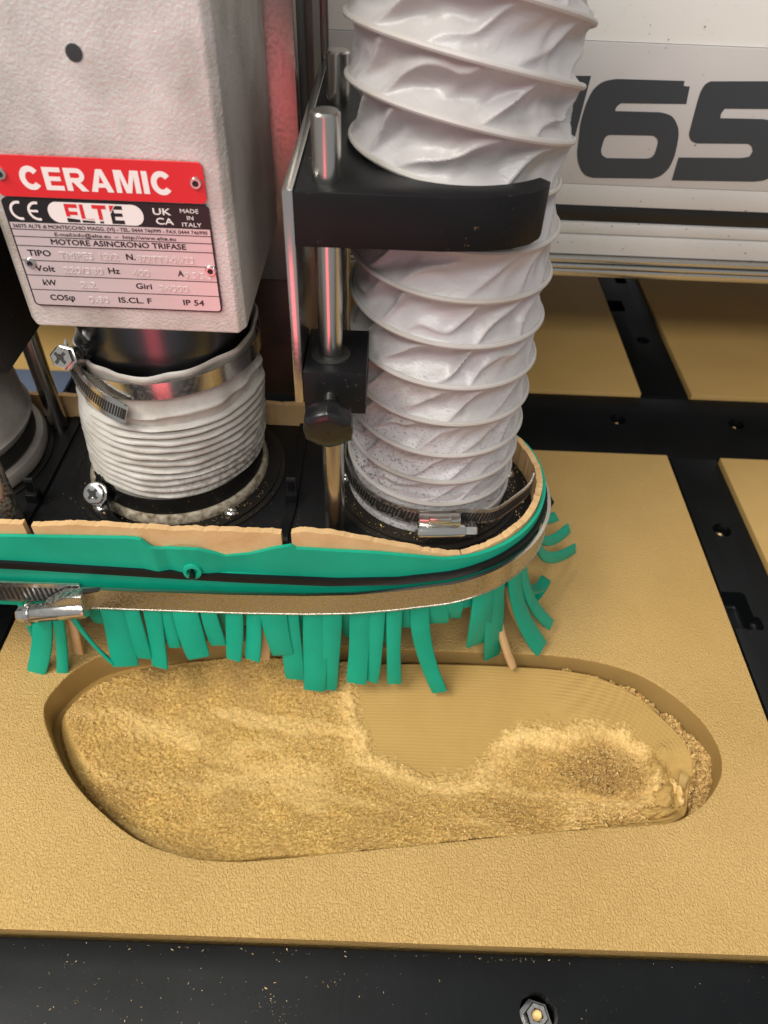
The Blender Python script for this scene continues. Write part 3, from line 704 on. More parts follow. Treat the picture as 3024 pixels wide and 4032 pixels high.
for zz in (.0008, -.0012):
    o = lathe('barrel_slit', hb + ax * .004 + Vector((0, -.00395, zz)), ax, [(.00016, 0), (.00016, .009)], 'slot', bc, 6)

# ------------------------------------------------------------------ flanges on the shoe
def flange(c, r, parent, screws):
    f = lathe('flange', (c[0], c[1], PT), (0, 0, 1), [(r + .002, .0), (r + .002, .0008), (r, .0014), (r, .0026), (r - .002, .0030), (r * .84, .0030), (r * .82, .0012)], 'dusty_black', parent, 72)
    for an in screws:
        a = math.radians(an)
        screw_head('screw', (c[0] + (r - .0035) * math.cos(a), c[1] + (r - .0035) * math.sin(a), PT + .003), (0, 0, 1), .0029, .0022, f)
    return f
HC = (.0205, .2480); DC = (-.0905, .2505); LC = (-.1985, .2520)
flange(HC, .0405, shoe, (-92, 5, 95, 185))
flange(DC, .0445, shoe, (-132, -48, 40, 140))
flange(LC, .0445, shoe, (-22, 60, 140))

# ------------------------------------------------------------------ white suction hose
hose = thing('suction_hose', 'white ribbed suction hose rising through the black bracket', 'hose')
ribz = []; z = .0790
steps = [.0088, .0110, .0128, .0145, .0155, .0165, .0168, .0165, .0152, .0150, .0152, .0156, .0160, .0165, .017, .017, .017, .017]
zs = [z]
for s_ in steps: z += s_; zs.append(z)
nt = len(steps)
turnz = lambda q: float(np.interp(q, range(nt + 1), zs))
def hose_c(z):   # gentle sway of the axis
    return HC[0] + .0012 * math.sin((z - .08) * 22), HC[1] + .001 * math.sin((z - .05) * 14)
NTH, NPT = 460, 30
tq = np.arange(0, nt - 1, 1 / NPT)
TH = np.linspace(0, 2 * PI, NTH, endpoint=False)
# angle measured so that the front-left is higher than the front-right (left-hand lay)
V = np.zeros((len(tq), NTH, 3))
QQ = tq[:, None] + (TH[None, :] / (2 * PI)) * 1.0     # turn coordinate per vertex: rises with th
fr_ = (tq - np.floor(tq))[:, None] + 0 * QQ; trn = np.floor(tq + 1e-9)[:, None] + 0 * QQ      # fr_ = 0 on the rib's own helix
# th is laid clockwise seen from above so that ribs drop from left to right across the front
hz = np.interp(QQ, range(nt + 1), zs)
ang = -TH[None, :] + PI / 2 + 0 * QQ
prof = np.abs(np.sin(PI * fr_)) ** .85
lean = 1.1
ph = ang * 11 / (2 * PI) - lean * fr_ + .85 * vnoise(np.cos(ang) * 2.3, np.sin(ang) * 1.9, trn * .63, 3) + trn * .41
cell = np.floor(ph); pf = ph - cell
def hsh(a, b): return (np.sin(a * 12.9898 + b * 78.233) * 43758.5453) % 1.0
amp = .35 + .65 * hsh(cell % 11, trn)
comp = np.clip((np.interp(QQ, range(nt), steps) - .006) / .010, .25, 1.1)
upper = 1 + .30 * sstep(.2, .235, hz)
# film hangs between the ribs; buckled into valleys that meet in sharp slanting creases
valley = np.sin(PI * np.clip(pf + .09 * np.sin(2 * PI * pf), 0, 1))
ph2 = ang * 17 / (2 * PI) - 1.9 * fr_ + .8 * vnoise(np.cos(ang) * 3, np.sin(ang) * 3, trn * .7 + 9, 8)
crease = np.sin(PI * ph2) ** 2
rad = .0354 - (.0013 * prof + .0040 * prof * valley * amp + .0005 * prof * crease) * comp * upper
squeeze = np.exp(-((hz - .211) / .007) ** 2) * .0022
rad = rad - squeeze
cxs = HC[0] + .0012 * np.sin((hz - .08) * 22); cys = HC[1] + .001 * np.sin((hz - .05) * 14)
def tilt(z, dx, dy): return sstep(.192, .235, z) * (-.16 * dy - .13 * dx)
Vx = np.stack([cxs + rad * np.cos(ang), cys + rad * np.sin(ang), hz + tilt(hz, rad * np.cos(ang), rad * np.sin(ang)) + .0012 * prof * vnoise(np.cos(ang) * 4, np.sin(ang) * 4, trn + .5, 17)], -1)
N_ = len(tq); F = []
for i in range(N_ - 1):
    for j in range(NTH - 1):
        F.append((i * NTH + j, i * NTH + j + 1, (i + 1) * NTH + j + 1, (i + 1) * NTH + j))
    if i + NPT < N_ - 1:      # seam: the last column joins the first column one turn up
        F.append((i * NTH + NTH - 1, (i + NPT) * NTH, (i + NPT + 1) * NTH, (i + 1) * NTH + NTH - 1))
pyd('hose_wall', Vx.reshape(-1, 3), F, 'hose', hose, True, 75)
hp = []
for k in range(int((nt - 1) * 90)):
    q = k / 90; th = 2 * PI * (q - math.floor(q)); zz = turnz(q); c = hose_c(zz); an = -th + PI / 2
    r = .0351 - math.exp(-((zz - .211) / .007) ** 2) * .0020
    hp.append((c[0] + r * math.cos(an), c[1] + r * math.sin(an), zz + float(tilt(zz, r * math.cos(an), r * math.sin(an)))))
tube('helix_rib', hp, .00095, 'hose_rib', hose, 8)
lathe('cuff', (HC[0], HC[1], PT + .0028), (0, 0, 1), [(.0352, 0), (.0352, .0016), (.0346, .003), (.0352, .0045), (.0348, .0062), (.0340, .0075), (.0338, .02)], 'hose', hose, 90)

# ------------------------------------------------------------------ worm clamps
def clamp(name, label, pts, h, mat, slots=None, th=.0007):
    t_ = thing(name, label, 'hose clamp', 'worm drive clamps on the hoses'); P = [Vector(p) for p in pts]; fr = []
    for i, p in enumerate(P):
        tg = P[min(i + 1, len(P) - 1)] - P[max(i - 1, 0)]; tg.z *= 1; tg.normalize()
        up_ = Vector((0, 0, 1)); up_ = (up_ - tg * up_.dot(tg)).normalized(); o_ = tg.cross(up_)
        fr.append([p - up_ * h / 2 - o_ * th / 2, p - up_ * h / 2 + o_ * th / 2, p + up_ * h / 2 + o_ * th / 2, p + up_ * h / 2 - o_ * th / 2])
    ribbon('band', fr, mat, t_)
    if slots:
        V, F = [], []
        for i in range(*slots):
            p = P[i]; tg = (P[i + 1] - P[i - 1]).normalized(); up_ = Vector((0, 0, 1)); up_ = (up_ - tg * up_.dot(tg)).normalized(); o_ = tg.cross(up_)
            for sg in (1,):
                sl = tg * .0005; lean = tg * .0006; b = len(V)
                for d_ in (th / 2 - .0001, th / 2 + .00012):
                    V += [p + o_ * d_ * sg - up_ * h * .30 - sl - lean, p + o_ * d_ * sg - up_ * h * .30 + sl - lean, p + o_ * d_ * sg + up_ * h * .30 + sl + lean, p + o_ * d_ * sg + up_ * h * .30 - sl + lean]
                F += [(b + 4, b + 5, b + 6, b + 7), (b, b + 1, b + 5, b + 4), (b + 1, b + 2, b + 6, b + 5), (b + 2, b + 3, b + 7, b + 6), (b + 3, b, b + 4, b + 7)]
        o = pyd('worm_slots', V, F, 'slot', t_, False); o['kind'] = 'stuff'
    return t_
def arc(c, r, a0, a1, n, zf):
    return [(c[0] + r * math.cos(math.radians(a0 + (a1 - a0) * k / n)), c[1] + r * math.sin(math.radians(a0 + (a1 - a0) * k / n)), zf(k / n)) for k in range(n + 1)]
pts = arc(HC, .0366, 70, 290, 90, lambda q: .0905 - .0035 * q)
tail = catmull([pts[-1], (.046, .2155, .0862), (.056, .2235, .0868), (.0625, .2305, .0875), (.0650, .2365, .0885)], 10, False)
k1 = clamp('worm_clamp', 'steel worm clamp at the foot of the white ribbed hose', pts + [tuple(p) for p in tail[1:]], .0078, 'rod_dirty', (46, 128))
ax = Vector((1, .13, -.075)).normalized(); hb = Vector((.0150, .2062, .0850))
lathe('screw_barrel', hb, ax, [(.0028, 0), (.0034, .0006), (.0034, .0185), (.0030, .0192), (.0030, .0196)], 'chrome', k1, 28)
lathe('screw_head', hb + ax * .0194, ax, [(.0024, 0), (.0030, .0006), (.0030, .0048), (.0024, .0054), (0, .0054)], 'chrome', k1, 6, auto=25)
box('saddle', .0155, .0325, .2065, .2118, .0872, .0912, 'chrome', k1, .0008)
box('saddle_bridge', .0195, .0285, .2058, .2085, .0895, .0926, 'chrome', k1, .0008)

# ------------------------------------------------------------------ middle duct
duct = thing('spindle_duct', 'compressed white ribbed duct between the grey motor and dust shoe', 'duct')
def dcen(z):
    q = float(np.clip((z - .08) / .07, 0, 1)); return DC[0] + .0065 * q, DC[1] - .002 * q
prof = [(.0360, .0768), (.0350, .0820), (.0350, .0895)]
zc = .0900; p_ = .0034; NC = 11
rr_ = lambda z: float(np.interp(z, [.09, .1, .115, .128, .14, .15, .16], [.0364, .0369, .0366, .0356, .0344, .0334, .033]))
for k in range(NC):
    zz = zc + k * p_
    for f_, dr in ((0.0, -.0042), (.10, -.0042), (.16, -.0012), (.32, .0004), (.55, .0009), (.78, .0004), (.94, -.0012)):
        prof.append((rr_(zz) + dr, zz + f_ * p_))
z_end = zc + NC * p_
prof += [(.0346, z_end + .0002), (.0347, z_end + .0022), (.0350, z_end + .0038), (.0356, z_end + .0046), (.0352, z_end + .0054), (.0338, z_end + .0064), (.0335, z_end + .012), (.0336, .1455), (.0340, .1478), (.0347, .1492), (.0348, .1504), (.0341, .1510), (.0333, .1503), (.0325, .1450)]
V, F = [], []; nT = 160
for k, (r, z) in enumerate(prof):
    c = dcen(z)
    for i in range(nT):
        th = 2 * PI * i / nT
        loose = float(sstep(z_end - .008, z_end + .003, z))
        wob = vnoise(np.array([math.cos(th) * 2.2 + 3]), np.array([math.sin(th) * 2.2]), z * 180, 4)[0]
        wob2 = vnoise(np.array([math.cos(th) * 5 + 3]), np.array([math.sin(th) * 5]), z * 420, 14)[0]
        cr = vnoise(np.array([math.cos(th) * 4]), np.array([math.sin(th) * 4]), z * 60, 24)[0]
        low_ = .00018 if z < .085 else .0005
        lz = .0006 * wob * (0 if z < .088 else 1) + .0022 * loose * math.cos(th - .6) * (1 if z > z_end else .5)
        V.append((c[0] + (r + low_ * wob2 + loose * .0011 * cr) * math.cos(th), c[1] + (r + low_ * wob2 + loose * .0011 * cr) * math.sin(th), z + lz))
for k in range(len(prof) - 1):
    for i in range(nT):
        F.append((k * nT + i, k * nT + (i + 1) % nT, (k + 1) * nT + (i + 1) % nT, (k + 1) * nT + i))
pyd('duct_wall', V, F, 'duct', duct, True, 70)
lathe('foot_ring', (DC[0], DC[1], PT + .002), (0, 0, 1), [(.0378, 0), (.0389, .001), (.0391, .0030), (.0382, .0048), (.0362, .0052)], 'duct_dirty', duct, 96)
# lower clamp, dark with dust
pts = arc(DC, .0366, 215, 530, 130, lambda q: .0852)
k2 = clamp('worm_clamp', 'dust caked dark clamp at the foot of the middle duct', pts, .0078, 'dusty_black')
c2 = arc(DC, .0425, 206, 212, 2, lambda q: .0890)[0]
sh = Vector((-.1150, .2150, .0905))
screw_head('screw_head', sh, (-.15, -.80, .62), .0042, .0034, k2, kind='round', n=24)
lathe('screw_barrel', sh, (.15, .80, -.62), [(.0038, 0), (.0038, .012), (.003, .0125)], 'dusty_black', k2, 20)
tl = catmull([(-.1170, .2235, .0915), (-.1130, .2160, .0860), (-.1080, .2075, .0805), (-.0960, .2035, .0775), (-.0880, .2025, .0765)], 8, False)
fr = []
for i, p in enumerate(tl):
    tg = (tl[min(i + 1, len(tl) - 1)] - tl[max(i - 1, 0)]).normalized(); u_ = Vector((0, .35, .94)); u_ = (u_ - tg * u_.dot(tg)).normalized(); o_ = tg.cross(u_)
    fr.append([p - u_ * .0038 - o_ * .0004, p - u_ * .0038 + o_ * .0004, p + u_ * .0038 + o_ * .0004, p + u_ * .0038 - o_ * .0004])
ribbon('tail', fr, 'dusty_black', k2)
# upper clamp, mirror bright
UC = (DC[0] + .0065, DC[1] - .002)
ut = lambda q: .1418 - .0030 * math.cos(math.radians(180 + 360 * q) - 2.6)
pts = arc(UC, .0349, 185, 545, 150, ut)
k3 = clamp('worm_clamp', 'bright steel clamp under the grey motor on the middle duct', pts, .0068, 'mirror')
sh = Vector((-.1108, .2170, .1540))
screw_head('screw_head', sh, (-.10, -.85, .48), .0040, .0040, k3, kind='hex', n=24)
lathe('screw_barrel', sh, (.10, .85, -.48), [(.0036, 0), (.0036, .014), (.003, .0145)], 'band', k3, 20)
tl = catmull([(-.1170, .2330, .1490), (-.1150, .2270, .1450), (-.1090, .2195, .1405), (-.1010, .2140, .1370), (-.0925, .2110, .1345)], 10, False)
fr = []; V, F = [], []
for i, p in enumerate(tl):
    tg = (tl[min(i + 1, len(tl) - 1)] - tl[max(i - 1, 0)]).normalized(); u_ = Vector((0, .2, .98)); u_ = (u_ - tg * u_.dot(tg)).normalized(); o_ = tg.cross(u_)
    hh = .0042 if i < len(tl) - 2 else .0036
    fr.append([p - u_ * hh - o_ * .0004, p - u_ * hh + o_ * .0004, p + u_ * hh + o_ * .0004, p + u_ * hh - o_ * .0004])
    if i > 8 and i < len(tl) - 1:
        for h_ in (0,):
            b = len(V); q_ = p + o_ * .00048
            V += [q_ - u_ * .0022 - tg * .0004, q_ - u_ * .0022 + tg * .0003, q_ + u_ * .0022 + tg * .0006, q_ + u_ * .0022 - tg * .0001]
            F.append((b, b + 1, b + 2, b + 3))
tb = ribbon('tail', fr, 'chrome', k3)
o = pyd('worm_slots', V, F, 'slot', k3, False); o['kind'] = 'stuff'

# ------------------------------------------------------------------ grey spindle motor with plates
motor = thing('spindle_motor', 'pale grey spindle motor with red CERAMIC plate and rating plate', 'spindle motor')
MY = .2100; MX0, MX1, MZ = -.1156, -.0455, .1700
bm = bmesh.new()
ch = .0022
poly = [(MX0 + ch, MY), (MX1 - ch, MY), (MX1, MY + ch), (MX1, .292), (MX0, .292), (MX0, MY + ch)]
lo_ = [bm.verts.new((x, y, MZ)) for x, y in poly]; hi_ = [bm.verts.new((x, y, .42)) for x, y in poly]
bm.faces.new(lo_[::-1]); bm.faces.new(hi_)
for i in range(6): bm.faces.new((lo_[i], lo_[(i + 1) % 6], hi_[(i + 1) % 6], hi_[i]))
bmesh.ops.recalc_face_normals(bm, faces=bm.faces[:])
bmesh.ops.bevel(bm, geom=[e for e in bm.edges], offset=.0008, segments=3, affect='EDGES', profile=.5)
# cut bottom corners a little, as on the casting
for v in bm.verts:
    if v.co.z < MZ + .003 and v.co.x < MX0 + .0035: v.co.z += .0020 * (1 - (v.co.x - MX0) / .0035)
    if v.co.z < MZ + .003 and v.co.x > MX1 - .0035: v.co.z += .0016 * (1 - (MX1 - v.co.x) / .0035)
from_bm('housing', bm, 'motor', motor, True, 20)
lathe('mounting_hole', (-.0807, MY - .00015, .2490), (0, -1, 0), [(.0021, 0), (.0021, .0001), (.0018, .00012), (0, .00012)], 'hole', motor, 24)
lathe('spindle_collar', (UC[0], UC[1], .1400), (0, 0, 1), [(.0313, 0), (.0316, .0004), (.0316, .0168), (.0319, .0170), (.0319, .0305)], 'collar', motor, 96)
def rrect(x0, x1, z0, z1, r, n=6, corners=(1, 1, 1, 1)):
    out = []
    for (cx_, cz_, a0, on) in ((x1 - r, z1 - r, 0, corners[0]), (x0 + r, z1 - r, 90, corners[1]), (x0 + r, z0 + r, 180, corners[2]), (x1 - r, z0 + r, 270, corners[3])):
        if on:
            for k in range(n + 1):
                a = math.radians(a0 + 90 * k / n); out.append((cx_ + r * math.cos(a), cz_ + r * math.sin(a)))
        else: out.append((cx_ + (r if a0 in (0, 270) else -r), cz_ + (r if a0 in (0, 90) else -r)))
    return out
def textmesh(items, name, mat, parent, y, ext=.00006):
    """items: (string, x_left, z_base, height, width or None, bold)"""
    bm = bmesh.new()
    for s, x, z, h, wdt, bold in items:
        c = bpy.data.curves.new('t', 'FONT'); c.body = s; c.size = 1; c.offset = 0; c.extrude = 0; c.resolution_u = 3
        o = bpy.data.objects.new('t', c); COL.objects.link(o)
        dg = bpy.context.evaluated_depsgraph_get(); me = bpy.data.meshes.new_from_object(o.evaluated_get(dg))
        bpy.data.objects.remove(o)
        co = np.array([v.co[:] for v in me.vertices])
        if len(co) == 0: continue
        mn, mx = co.min(0), co.max(0); kz = h / .72; kx_ = (wdt / (mx[0] - mn[0])) if wdt else kz
        for cpn in range(4 if bold else 1):     # heavier strokes: shifted copies, each a hair prouder
            dx_, dz_ = ((0, 0), (1, .6), (-1, -.6), (0, .9))[cpn]
            for v, c0 in zip(me.vertices, co): v.co = (x + (c0[0] - mn[0]) * kx_ + dx_ * bold * kz, y, z + c0[1] * kz + dz_ * bold * kz)
            b2 = bmesh.new(); b2.from_mesh(me)
            r = bmesh.ops.extrude_face_region(b2, geom=b2.faces[:])
            for g in r['geom']:
                if isinstance(g, bmesh.types.BMVert): g.co.y -= ext + .000008 * cpn
            m2 = bpy.data.meshes.new('t'); b2.to_mesh(m2); b2.free(); bm.from_mesh(m2); bpy.data.meshes.remove(m2)
        bpy.data.meshes.remove(me)
    return from_bm(name, bm, mat, parent, False, None)
PY = MY - .0004
# red CERAMIC plate
cp = prism('ceramic_plate', rrect(-.1110, -.0522, .2128, .2240, .0016), PY - .0007, PY, 'red', motor, 'XZ'); tag(cp, 'red plate lettered CERAMIC')
CPY = PY - .0007
def block_letters(word, x, z, h, wd, y, parent, mat):
    # bold sans letters in a 0..1 box, stroke drawn as polygons
    def arcs(cx_, cy_, rx, ry, a0, a1, sw, n=20):
        o_ = [(cx_ + rx * math.cos(math.radians(a0 + (a1 - a0) * k / n)), cy_ + ry * math.sin(math.radians(a0 + (a1 - a0) * k / n))) for k in range(n + 1)]
        i_ = [(cx_ + (rx - sw) * math.cos(math.radians(a0 + (a1 - a0) * k / n)), cy_ + (ry - sw * .92) * math.sin(math.radians(a0 + (a1 - a0) * k / n))) for k in range(n + 1)]
        return o_ + i_[::-1]
    sw = .27
    G = {'C': (1.0, [arcs(.5, .5, .5, .53, 38, 322, .27)]),
         'E': (.86, [[(0, 0), (.86, 0), (.86, .2), (.27, .2), (.27, .41), (.78, .41), (.78, .6), (.27, .6), (.27, .8), (.84, .8), (.84, 1), (0, 1)]]),
         'R': (1.0, [[(0, 0), (.27, 0), (.27, 1), (0, 1)], [(.27, .8), (.6, .8), (.6, 1), (.27, 1)], [(.27, .38), (.6, .38), (.6, .57), (.27, .57)], arcs(.6, .69, .33, .31, -90, 90, .22, 14), [(.46, .38), (.66, .40), (1.0, 0), (.68, 0), (.36, .38)]]),
         'A': (1.06, [[(0, 0), (.29, 0), (.53, .74), (.53, 1), (.385, 1)], [(.77, 0), (1.06, 0), (.675, 1), (.53, 1), (.53, .74)], [(.33, .2), (.73, .2), (.67, .38), (.39, .38)]]),
         'M': (1.16, [[(0, 0), (.25, 0), (.25, 1), (0, 1)], [(.91, 0), (1.16, 0), (1.16, 1), (.91, 1)], [(.25, 1), (.25, .72), (.45, 0), (.58, 0), (.58, .34), (.38, 1)], [(.91, 1), (.91, .72), (.71, 0), (.58, 0), (.58, .34), (.78, 1)]]),
         'I': (.27, [[(0, 0), (.27, 0), (.27, 1), (0, 1)]])}
    gap = .13; tot = sum(G[c][0] for c in word) + gap * (len(word) - 1); k = wd / tot; px = x; bm = bmesh.new()
    for c in word:
        for qn, pg in enumerate(G[c][1]):
            yy = y - .00006 - .00001 * qn
            f_ = [bm.verts.new((px + a * k, yy, z + b * h)) for a, b in pg]; b_ = [bm.verts.new((px + a * k, y, z + b * h)) for a, b in pg]
            bm.faces.new(f_)
            for i in range(len(pg)): bm.faces.new((f_[i], f_[(i + 1) % len(pg)], b_[(i + 1) % len(pg)], b_[i]))
        px += (G[c][0] + gap) * k
    return from_bm('lettering', bm, mat, parent, False, None)
block_letters('CERAMIC', -.1036, .2150, .0062, .0424, CPY, cp, 'white_print')
def rivet(x, z, y, parent):
    o = lathe('rivet', (x, y, z), (0, -1, 0), [(.0017, 0), (.0017, .0004), (.0014, .0008), (.0009, .0008), (.00085, .0002)], 'chrome', parent, 20)
    lathe('rivet_hole', (x, y - .0001, z), (0, -1, 0), [(.0009, 0), (.0009, .0002), (0, .0002)], 'ink', o, 14)
rivet(-.1086, .2190, CPY, cp); rivet(-.0546, .2186, CPY, cp)
# rating plate: black frame, silver field, header band, ruled lines
npb = prism('rating_plate', rrect(-.1112, -.0521, .1784, .2122, .0014), PY - .0005, PY, 'ink', motor, 'XZ'); tag(npb, 'silver rating plate with black border and motor data')
NPY = PY - .0005
X0_, X1_, Zb, Zt = -.1107, -.0526, .1789, .2052
prism('field', rrect(X0_, X1_, Zb, Zt, .0011, 6, (0, 0, 1, 1)), NPY - .0001, NPY, 'label', npb, 'XZ')
FY = NPY - .0001
rules = [.2036, .2014, .1986, .1943, .1896, .1845]
rules = [.2032, .2010, .1982, .1936, .1888, .1840]
V, F = [], []
for z in rules:
    b = len(V); V += [(X0_, FY - .00005, z - .00012), (X1_, FY - .00005, z - .00012), (X1_, FY - .00005, z + .00012), (X0_, FY - .00005, z + .00012), (X0_, FY, z - .00012), (X1_, FY, z - .00012), (X1_, FY, z + .00012), (X0_, FY, z + .00012)]
    F += [(b, b + 1, b + 2, b + 3), (b, b + 4, b + 5, b + 1), (b + 2, b + 6, b + 7, b + 3)]
pyd('ruled_lines', V, F, 'ink', npb, False)
textmesh([('36075 ALTE di MONTECCHIO MAGG. (VI) - TEL. 0444 746999 - FAX 0444 746990', -.1100, .2037, .0011, .0566, .02),
          ('E-mail:info@elte.eu  –  http://www.elte.eu', -.0985, .2015, .0011, .0355, .02),
          ('MOTORE ASINCRONO TRIFASE', -.1002, .1989, .0017, .0398, .03),
          ('TIPO', -.1082, .1951, .0019, .0068, .028), ('N.', -.0788, .1950, .0019, .0026, .03),
          ('Volt', -.1074, .1902, .0019, .0058, .028), ('Hz', -.0852, .1903, .0019, .0033, .028), ('A', -.0642, .1903, .0019, .0017, .028),
          ('kW', -.1064, .1856, .0019, .0040, .028), ('Giri', -.0778, .1856, .0019, .0048, .028),
          ('COSφ', -.1056, .1806, .0019, .0076, .028), ('IS.CL. F', -.0842, .1806, .0019, .0102, .028), ('IP 54', -.0640, .1806, .0019, .0064, .028)],
         'lettering', 'ink', npb, FY, .00005)
textmesh([('TMPE3 12/2', -.0990, .1947, .0020, .0178, .0), ('872TT9-06/23', -.0757, .1945, .0020, .0170, .0), ('220/380', -.0990, .1899, .0020, .0120, .0), ('400', -.0780, .1899, .0020, .0052, .0), ('9.5/5.5', -.0622, .1897, .0020, .0082, .0),
          ('2.2', -.0950, .1852, .0020, .0048, .0), ('24000', -.0708, .1851, .0020, .0090, .0), ('0.80', -.0938, .1803, .0020, .0064, .0)], 'embossed_figures', 'emboss', npb, FY, .00022)
textmesh([('UK', -.0682, .2091, .0019, .0050, .02), ('CA', -.0678, .2063, .0019, .0050, .02), ('MADE', -.0604, .2099, .0012, .0052, 0), ('IN', -.0587, .2079, .0012, .0018, 0), ('ITALY', -.0604, .2059, .0012, .0056, 0)], 'header_lettering', 'white_print', npb, NPY, .00008)
# CE mark drawn from arcs
def arcstroke(cx_, cz_, r, a0, a1, wd_, n=18):
    o_ = [(cx_ + (r + wd_ / 2) * math.cos(math.radians(a0 + (a1 - a0) * k / n)), cz_ + (r + wd_ / 2) * math.sin(math.radians(a0 + (a1 - a0) * k / n))) for k in range(n + 1)]
    i_ = [(cx_ + (r - wd_ / 2) * math.cos(math.radians(a0 + (a1 - a0) * k / n)), cz_ + (r - wd_ / 2) * math.sin(math.radians(a0 + (a1 - a0) * k / n))) for k in range(n + 1)]
    return o_ + i_[::-1]
prism('ce_mark', arcstroke(-.1067, .2087, .0024, 75, 285, .0007), NPY - .00008, NPY, 'white_print', npb, 'XZ')
prism('ce_mark', arcstroke(-.1016, .2087, .0024, 75, 285, .0007), NPY - .00008, NPY, 'white_print', npb, 'XZ')
prism('ce_mark', [(-.1038, .2084), (-.1014, .2084), (-.1014, .2090), (-.1038, .2090)], NPY - .00009, NPY, 'white_print', npb, 'XZ')
pill = [( -.0970 + .0027 + (-.0743 + .0008) * 0, 0)]
prism('logo_pill', rrect(-.0985, -.0712, .2056, .2116, .0029, 10), NPY - .00008, NPY, 'white_print', npb, 'XZ')
# logo letters sliced along a curved swoosh: red above, black below
LY = NPY - .00008
def swoosh(x):
    q = (x + .0928) / .0155
    return .2073 - .0006 * math.sin(PI * min(max(q, 0), 1)) + .03 * max(0, q - .6) ** 1.6
letters = []
def let(x, kind):
    zb, zt_, wd_, st = .2059, .2112, .0040, .0011
    if kind == 'E': letters.extend([(x, x + st, zb, zt_), (x + st, x + wd_ * .92, zb, zb + .0011), (x + st, x + wd_ * .85, (zb + zt_) / 2 - .0005, (zb + zt_) / 2 + .0005), (x + st, x + wd_ * .92, zt_ - .0011, zt_)])
    if kind == 'L': letters.extend([(x, x + st, zb, zt_), (x + st, x + wd_ * .9, zb, zb + .0012)])
    if kind == 'T': letters.extend([(x, x + wd_, zt_ - .0011, zt_), (x + wd_ / 2 - st / 2, x + wd_ / 2 + st / 2, zb, zt_ - .0011)])
let(-.0935, 'E'); let(-.0892, 'L'); let(-.0856, 'T'); let(-.0806, 'E')
VR, FRr, VB, FB = [], [], [], []
for (xa, xb, za, zb) in letters:
    ns = max(1, int((xb - xa) / .00015))
    for k in range(ns):
        a_, b_ = xa + (xb - xa) * k / ns, xa + (xb - xa) * (k + 1) / ns; s_ = swoosh((a_ + b_) / 2)
        for (zz0, zz1, VV, FF, yy) in ((max(za, s_ + .00022), zb, VR, FRr, .0), (za, min(zb, s_ - .00022), VB, FB, .0)):
            if zz1 > zz0 + 1e-5:
                i = len(VV); VV += [(a_, LY - .00006, zz0), (b_, LY - .00006, zz0), (b_, LY - .00006, zz1), (a_, LY - .00006, zz1)]; FF.append((i, i + 1, i + 2, i + 3))
pyd('logo_letters', VR, FRr, 'red', npb, False); pyd('logo_letters', VB, FB, 'ink', npb, False)
rivet(-.1083, .1928, FY, npb); rivet(-.0540, .1926, FY, npb)

# ------------------------------------------------------------------ black motor and duct at the left edge
lm = thing('spindle_motor', 'black dust speckled motor housing at the left edge', 'spindle motor')
box('housing', -.215, -.1350, .2196, .30, .1435, .42, 'dark_motor', lm, .0015)
ld = thing('spindle_duct', 'dirty grey duct partly cut off by the left edge', 'duct')
lathe('duct_wall', (LC[0], LC[1], PT + .0025), (0, 0, 1), [(.0445, 0), (.0450, .003), (.0438, .0055), (.0405, .0062), (.0402, .0155), (.0420, .0165), (.0425, .0185), (.0410, .0205), (.0402, .034), (.0395, .038), (.0380, .046), (.036, .055), (.034, .068)], 'duct_grey', ld, 80)
lathe('rubber_band', (LC[0], LC[1], PT + .0092), (0, 0, 1), [(.0400, 0), (.0411, .0003), (.0411, .0070), (.0400, .0074)], 'rubber', ld, 80)

# ------------------------------------------------------------------ guide rods
def rod(x, y, z0, z1, mat, label, r=.0041):
    o = lathe('guide_rod', (x, y, z0), (0, 0, 1), [(r, 0), (r, z1 - z0 - .0006), (r - .0006, z1 - z0), (0, z1 - z0)], mat, None, 40)
    return tag(o, label, 'guide rod', 'steel guide rods standing on the dust shoe')
rod(-.0186, .2140, PT, .2370, 'rod', 'polished steel guide rod passing through the black clamp block')
rod(-.0200, .2850, .08, .2345, 'rod', 'short looking steel rod standing behind the hose bracket plate')
rod(-.1518, .2120, PT, .140, 'rod_dirty', 'brownish steel rod stub at the lower left edge')
rod(-.1546, .2760, PT, .40, 'rod', 'dark steel rod left of the middle duct')

# ------------------------------------------------------------------ hose bracket
br = thing('hose_bracket', 'black hose bracket with bright aluminium side plate and rounded nose', 'bracket')
BZ0, BZ1 = .2030, .2190
P2 = [(-.0272, .2050), (.0150, .2052), (.0260, .2062), (.0350, .2085), (.0410, .2120), (.0446, .2165), (.0456, .2195)]
# inner edge follows the hose
a_s = math.degrees(math.atan2(.2195 - HC[1], .0456 - HC[0]))
for k in range(25):
    a = math.radians(a_s - (a_s + 215) * k / 24 * 1.0) if False else math.radians(a_s + (-215 - a_s) * k / 24)
    P2.append((HC[0] + .0338 * math.cos(a), HC[1] + .0338 * math.sin(a)))
P2 += [(-.0080, .2900), (-.0090, .3340), (-.0272, .3340)]
arm = prism('arm', P2, BZ0, BZ1, 'black', br, 'XY', .0005)
sp = box('side_plate', -.0304, -.0273, .2048, .3345, .1475, .2193, 'alu', br, .0004)
tag(sp, 'bright aluminium side plate')
box('upright', -.0304, -.0273, .3348, .3378, .19, .42, 'alu_dark', br, .0004)
screw_head('screw', (-.0120, .316, BZ1), (0, 0, 1), .0025, .002, br)
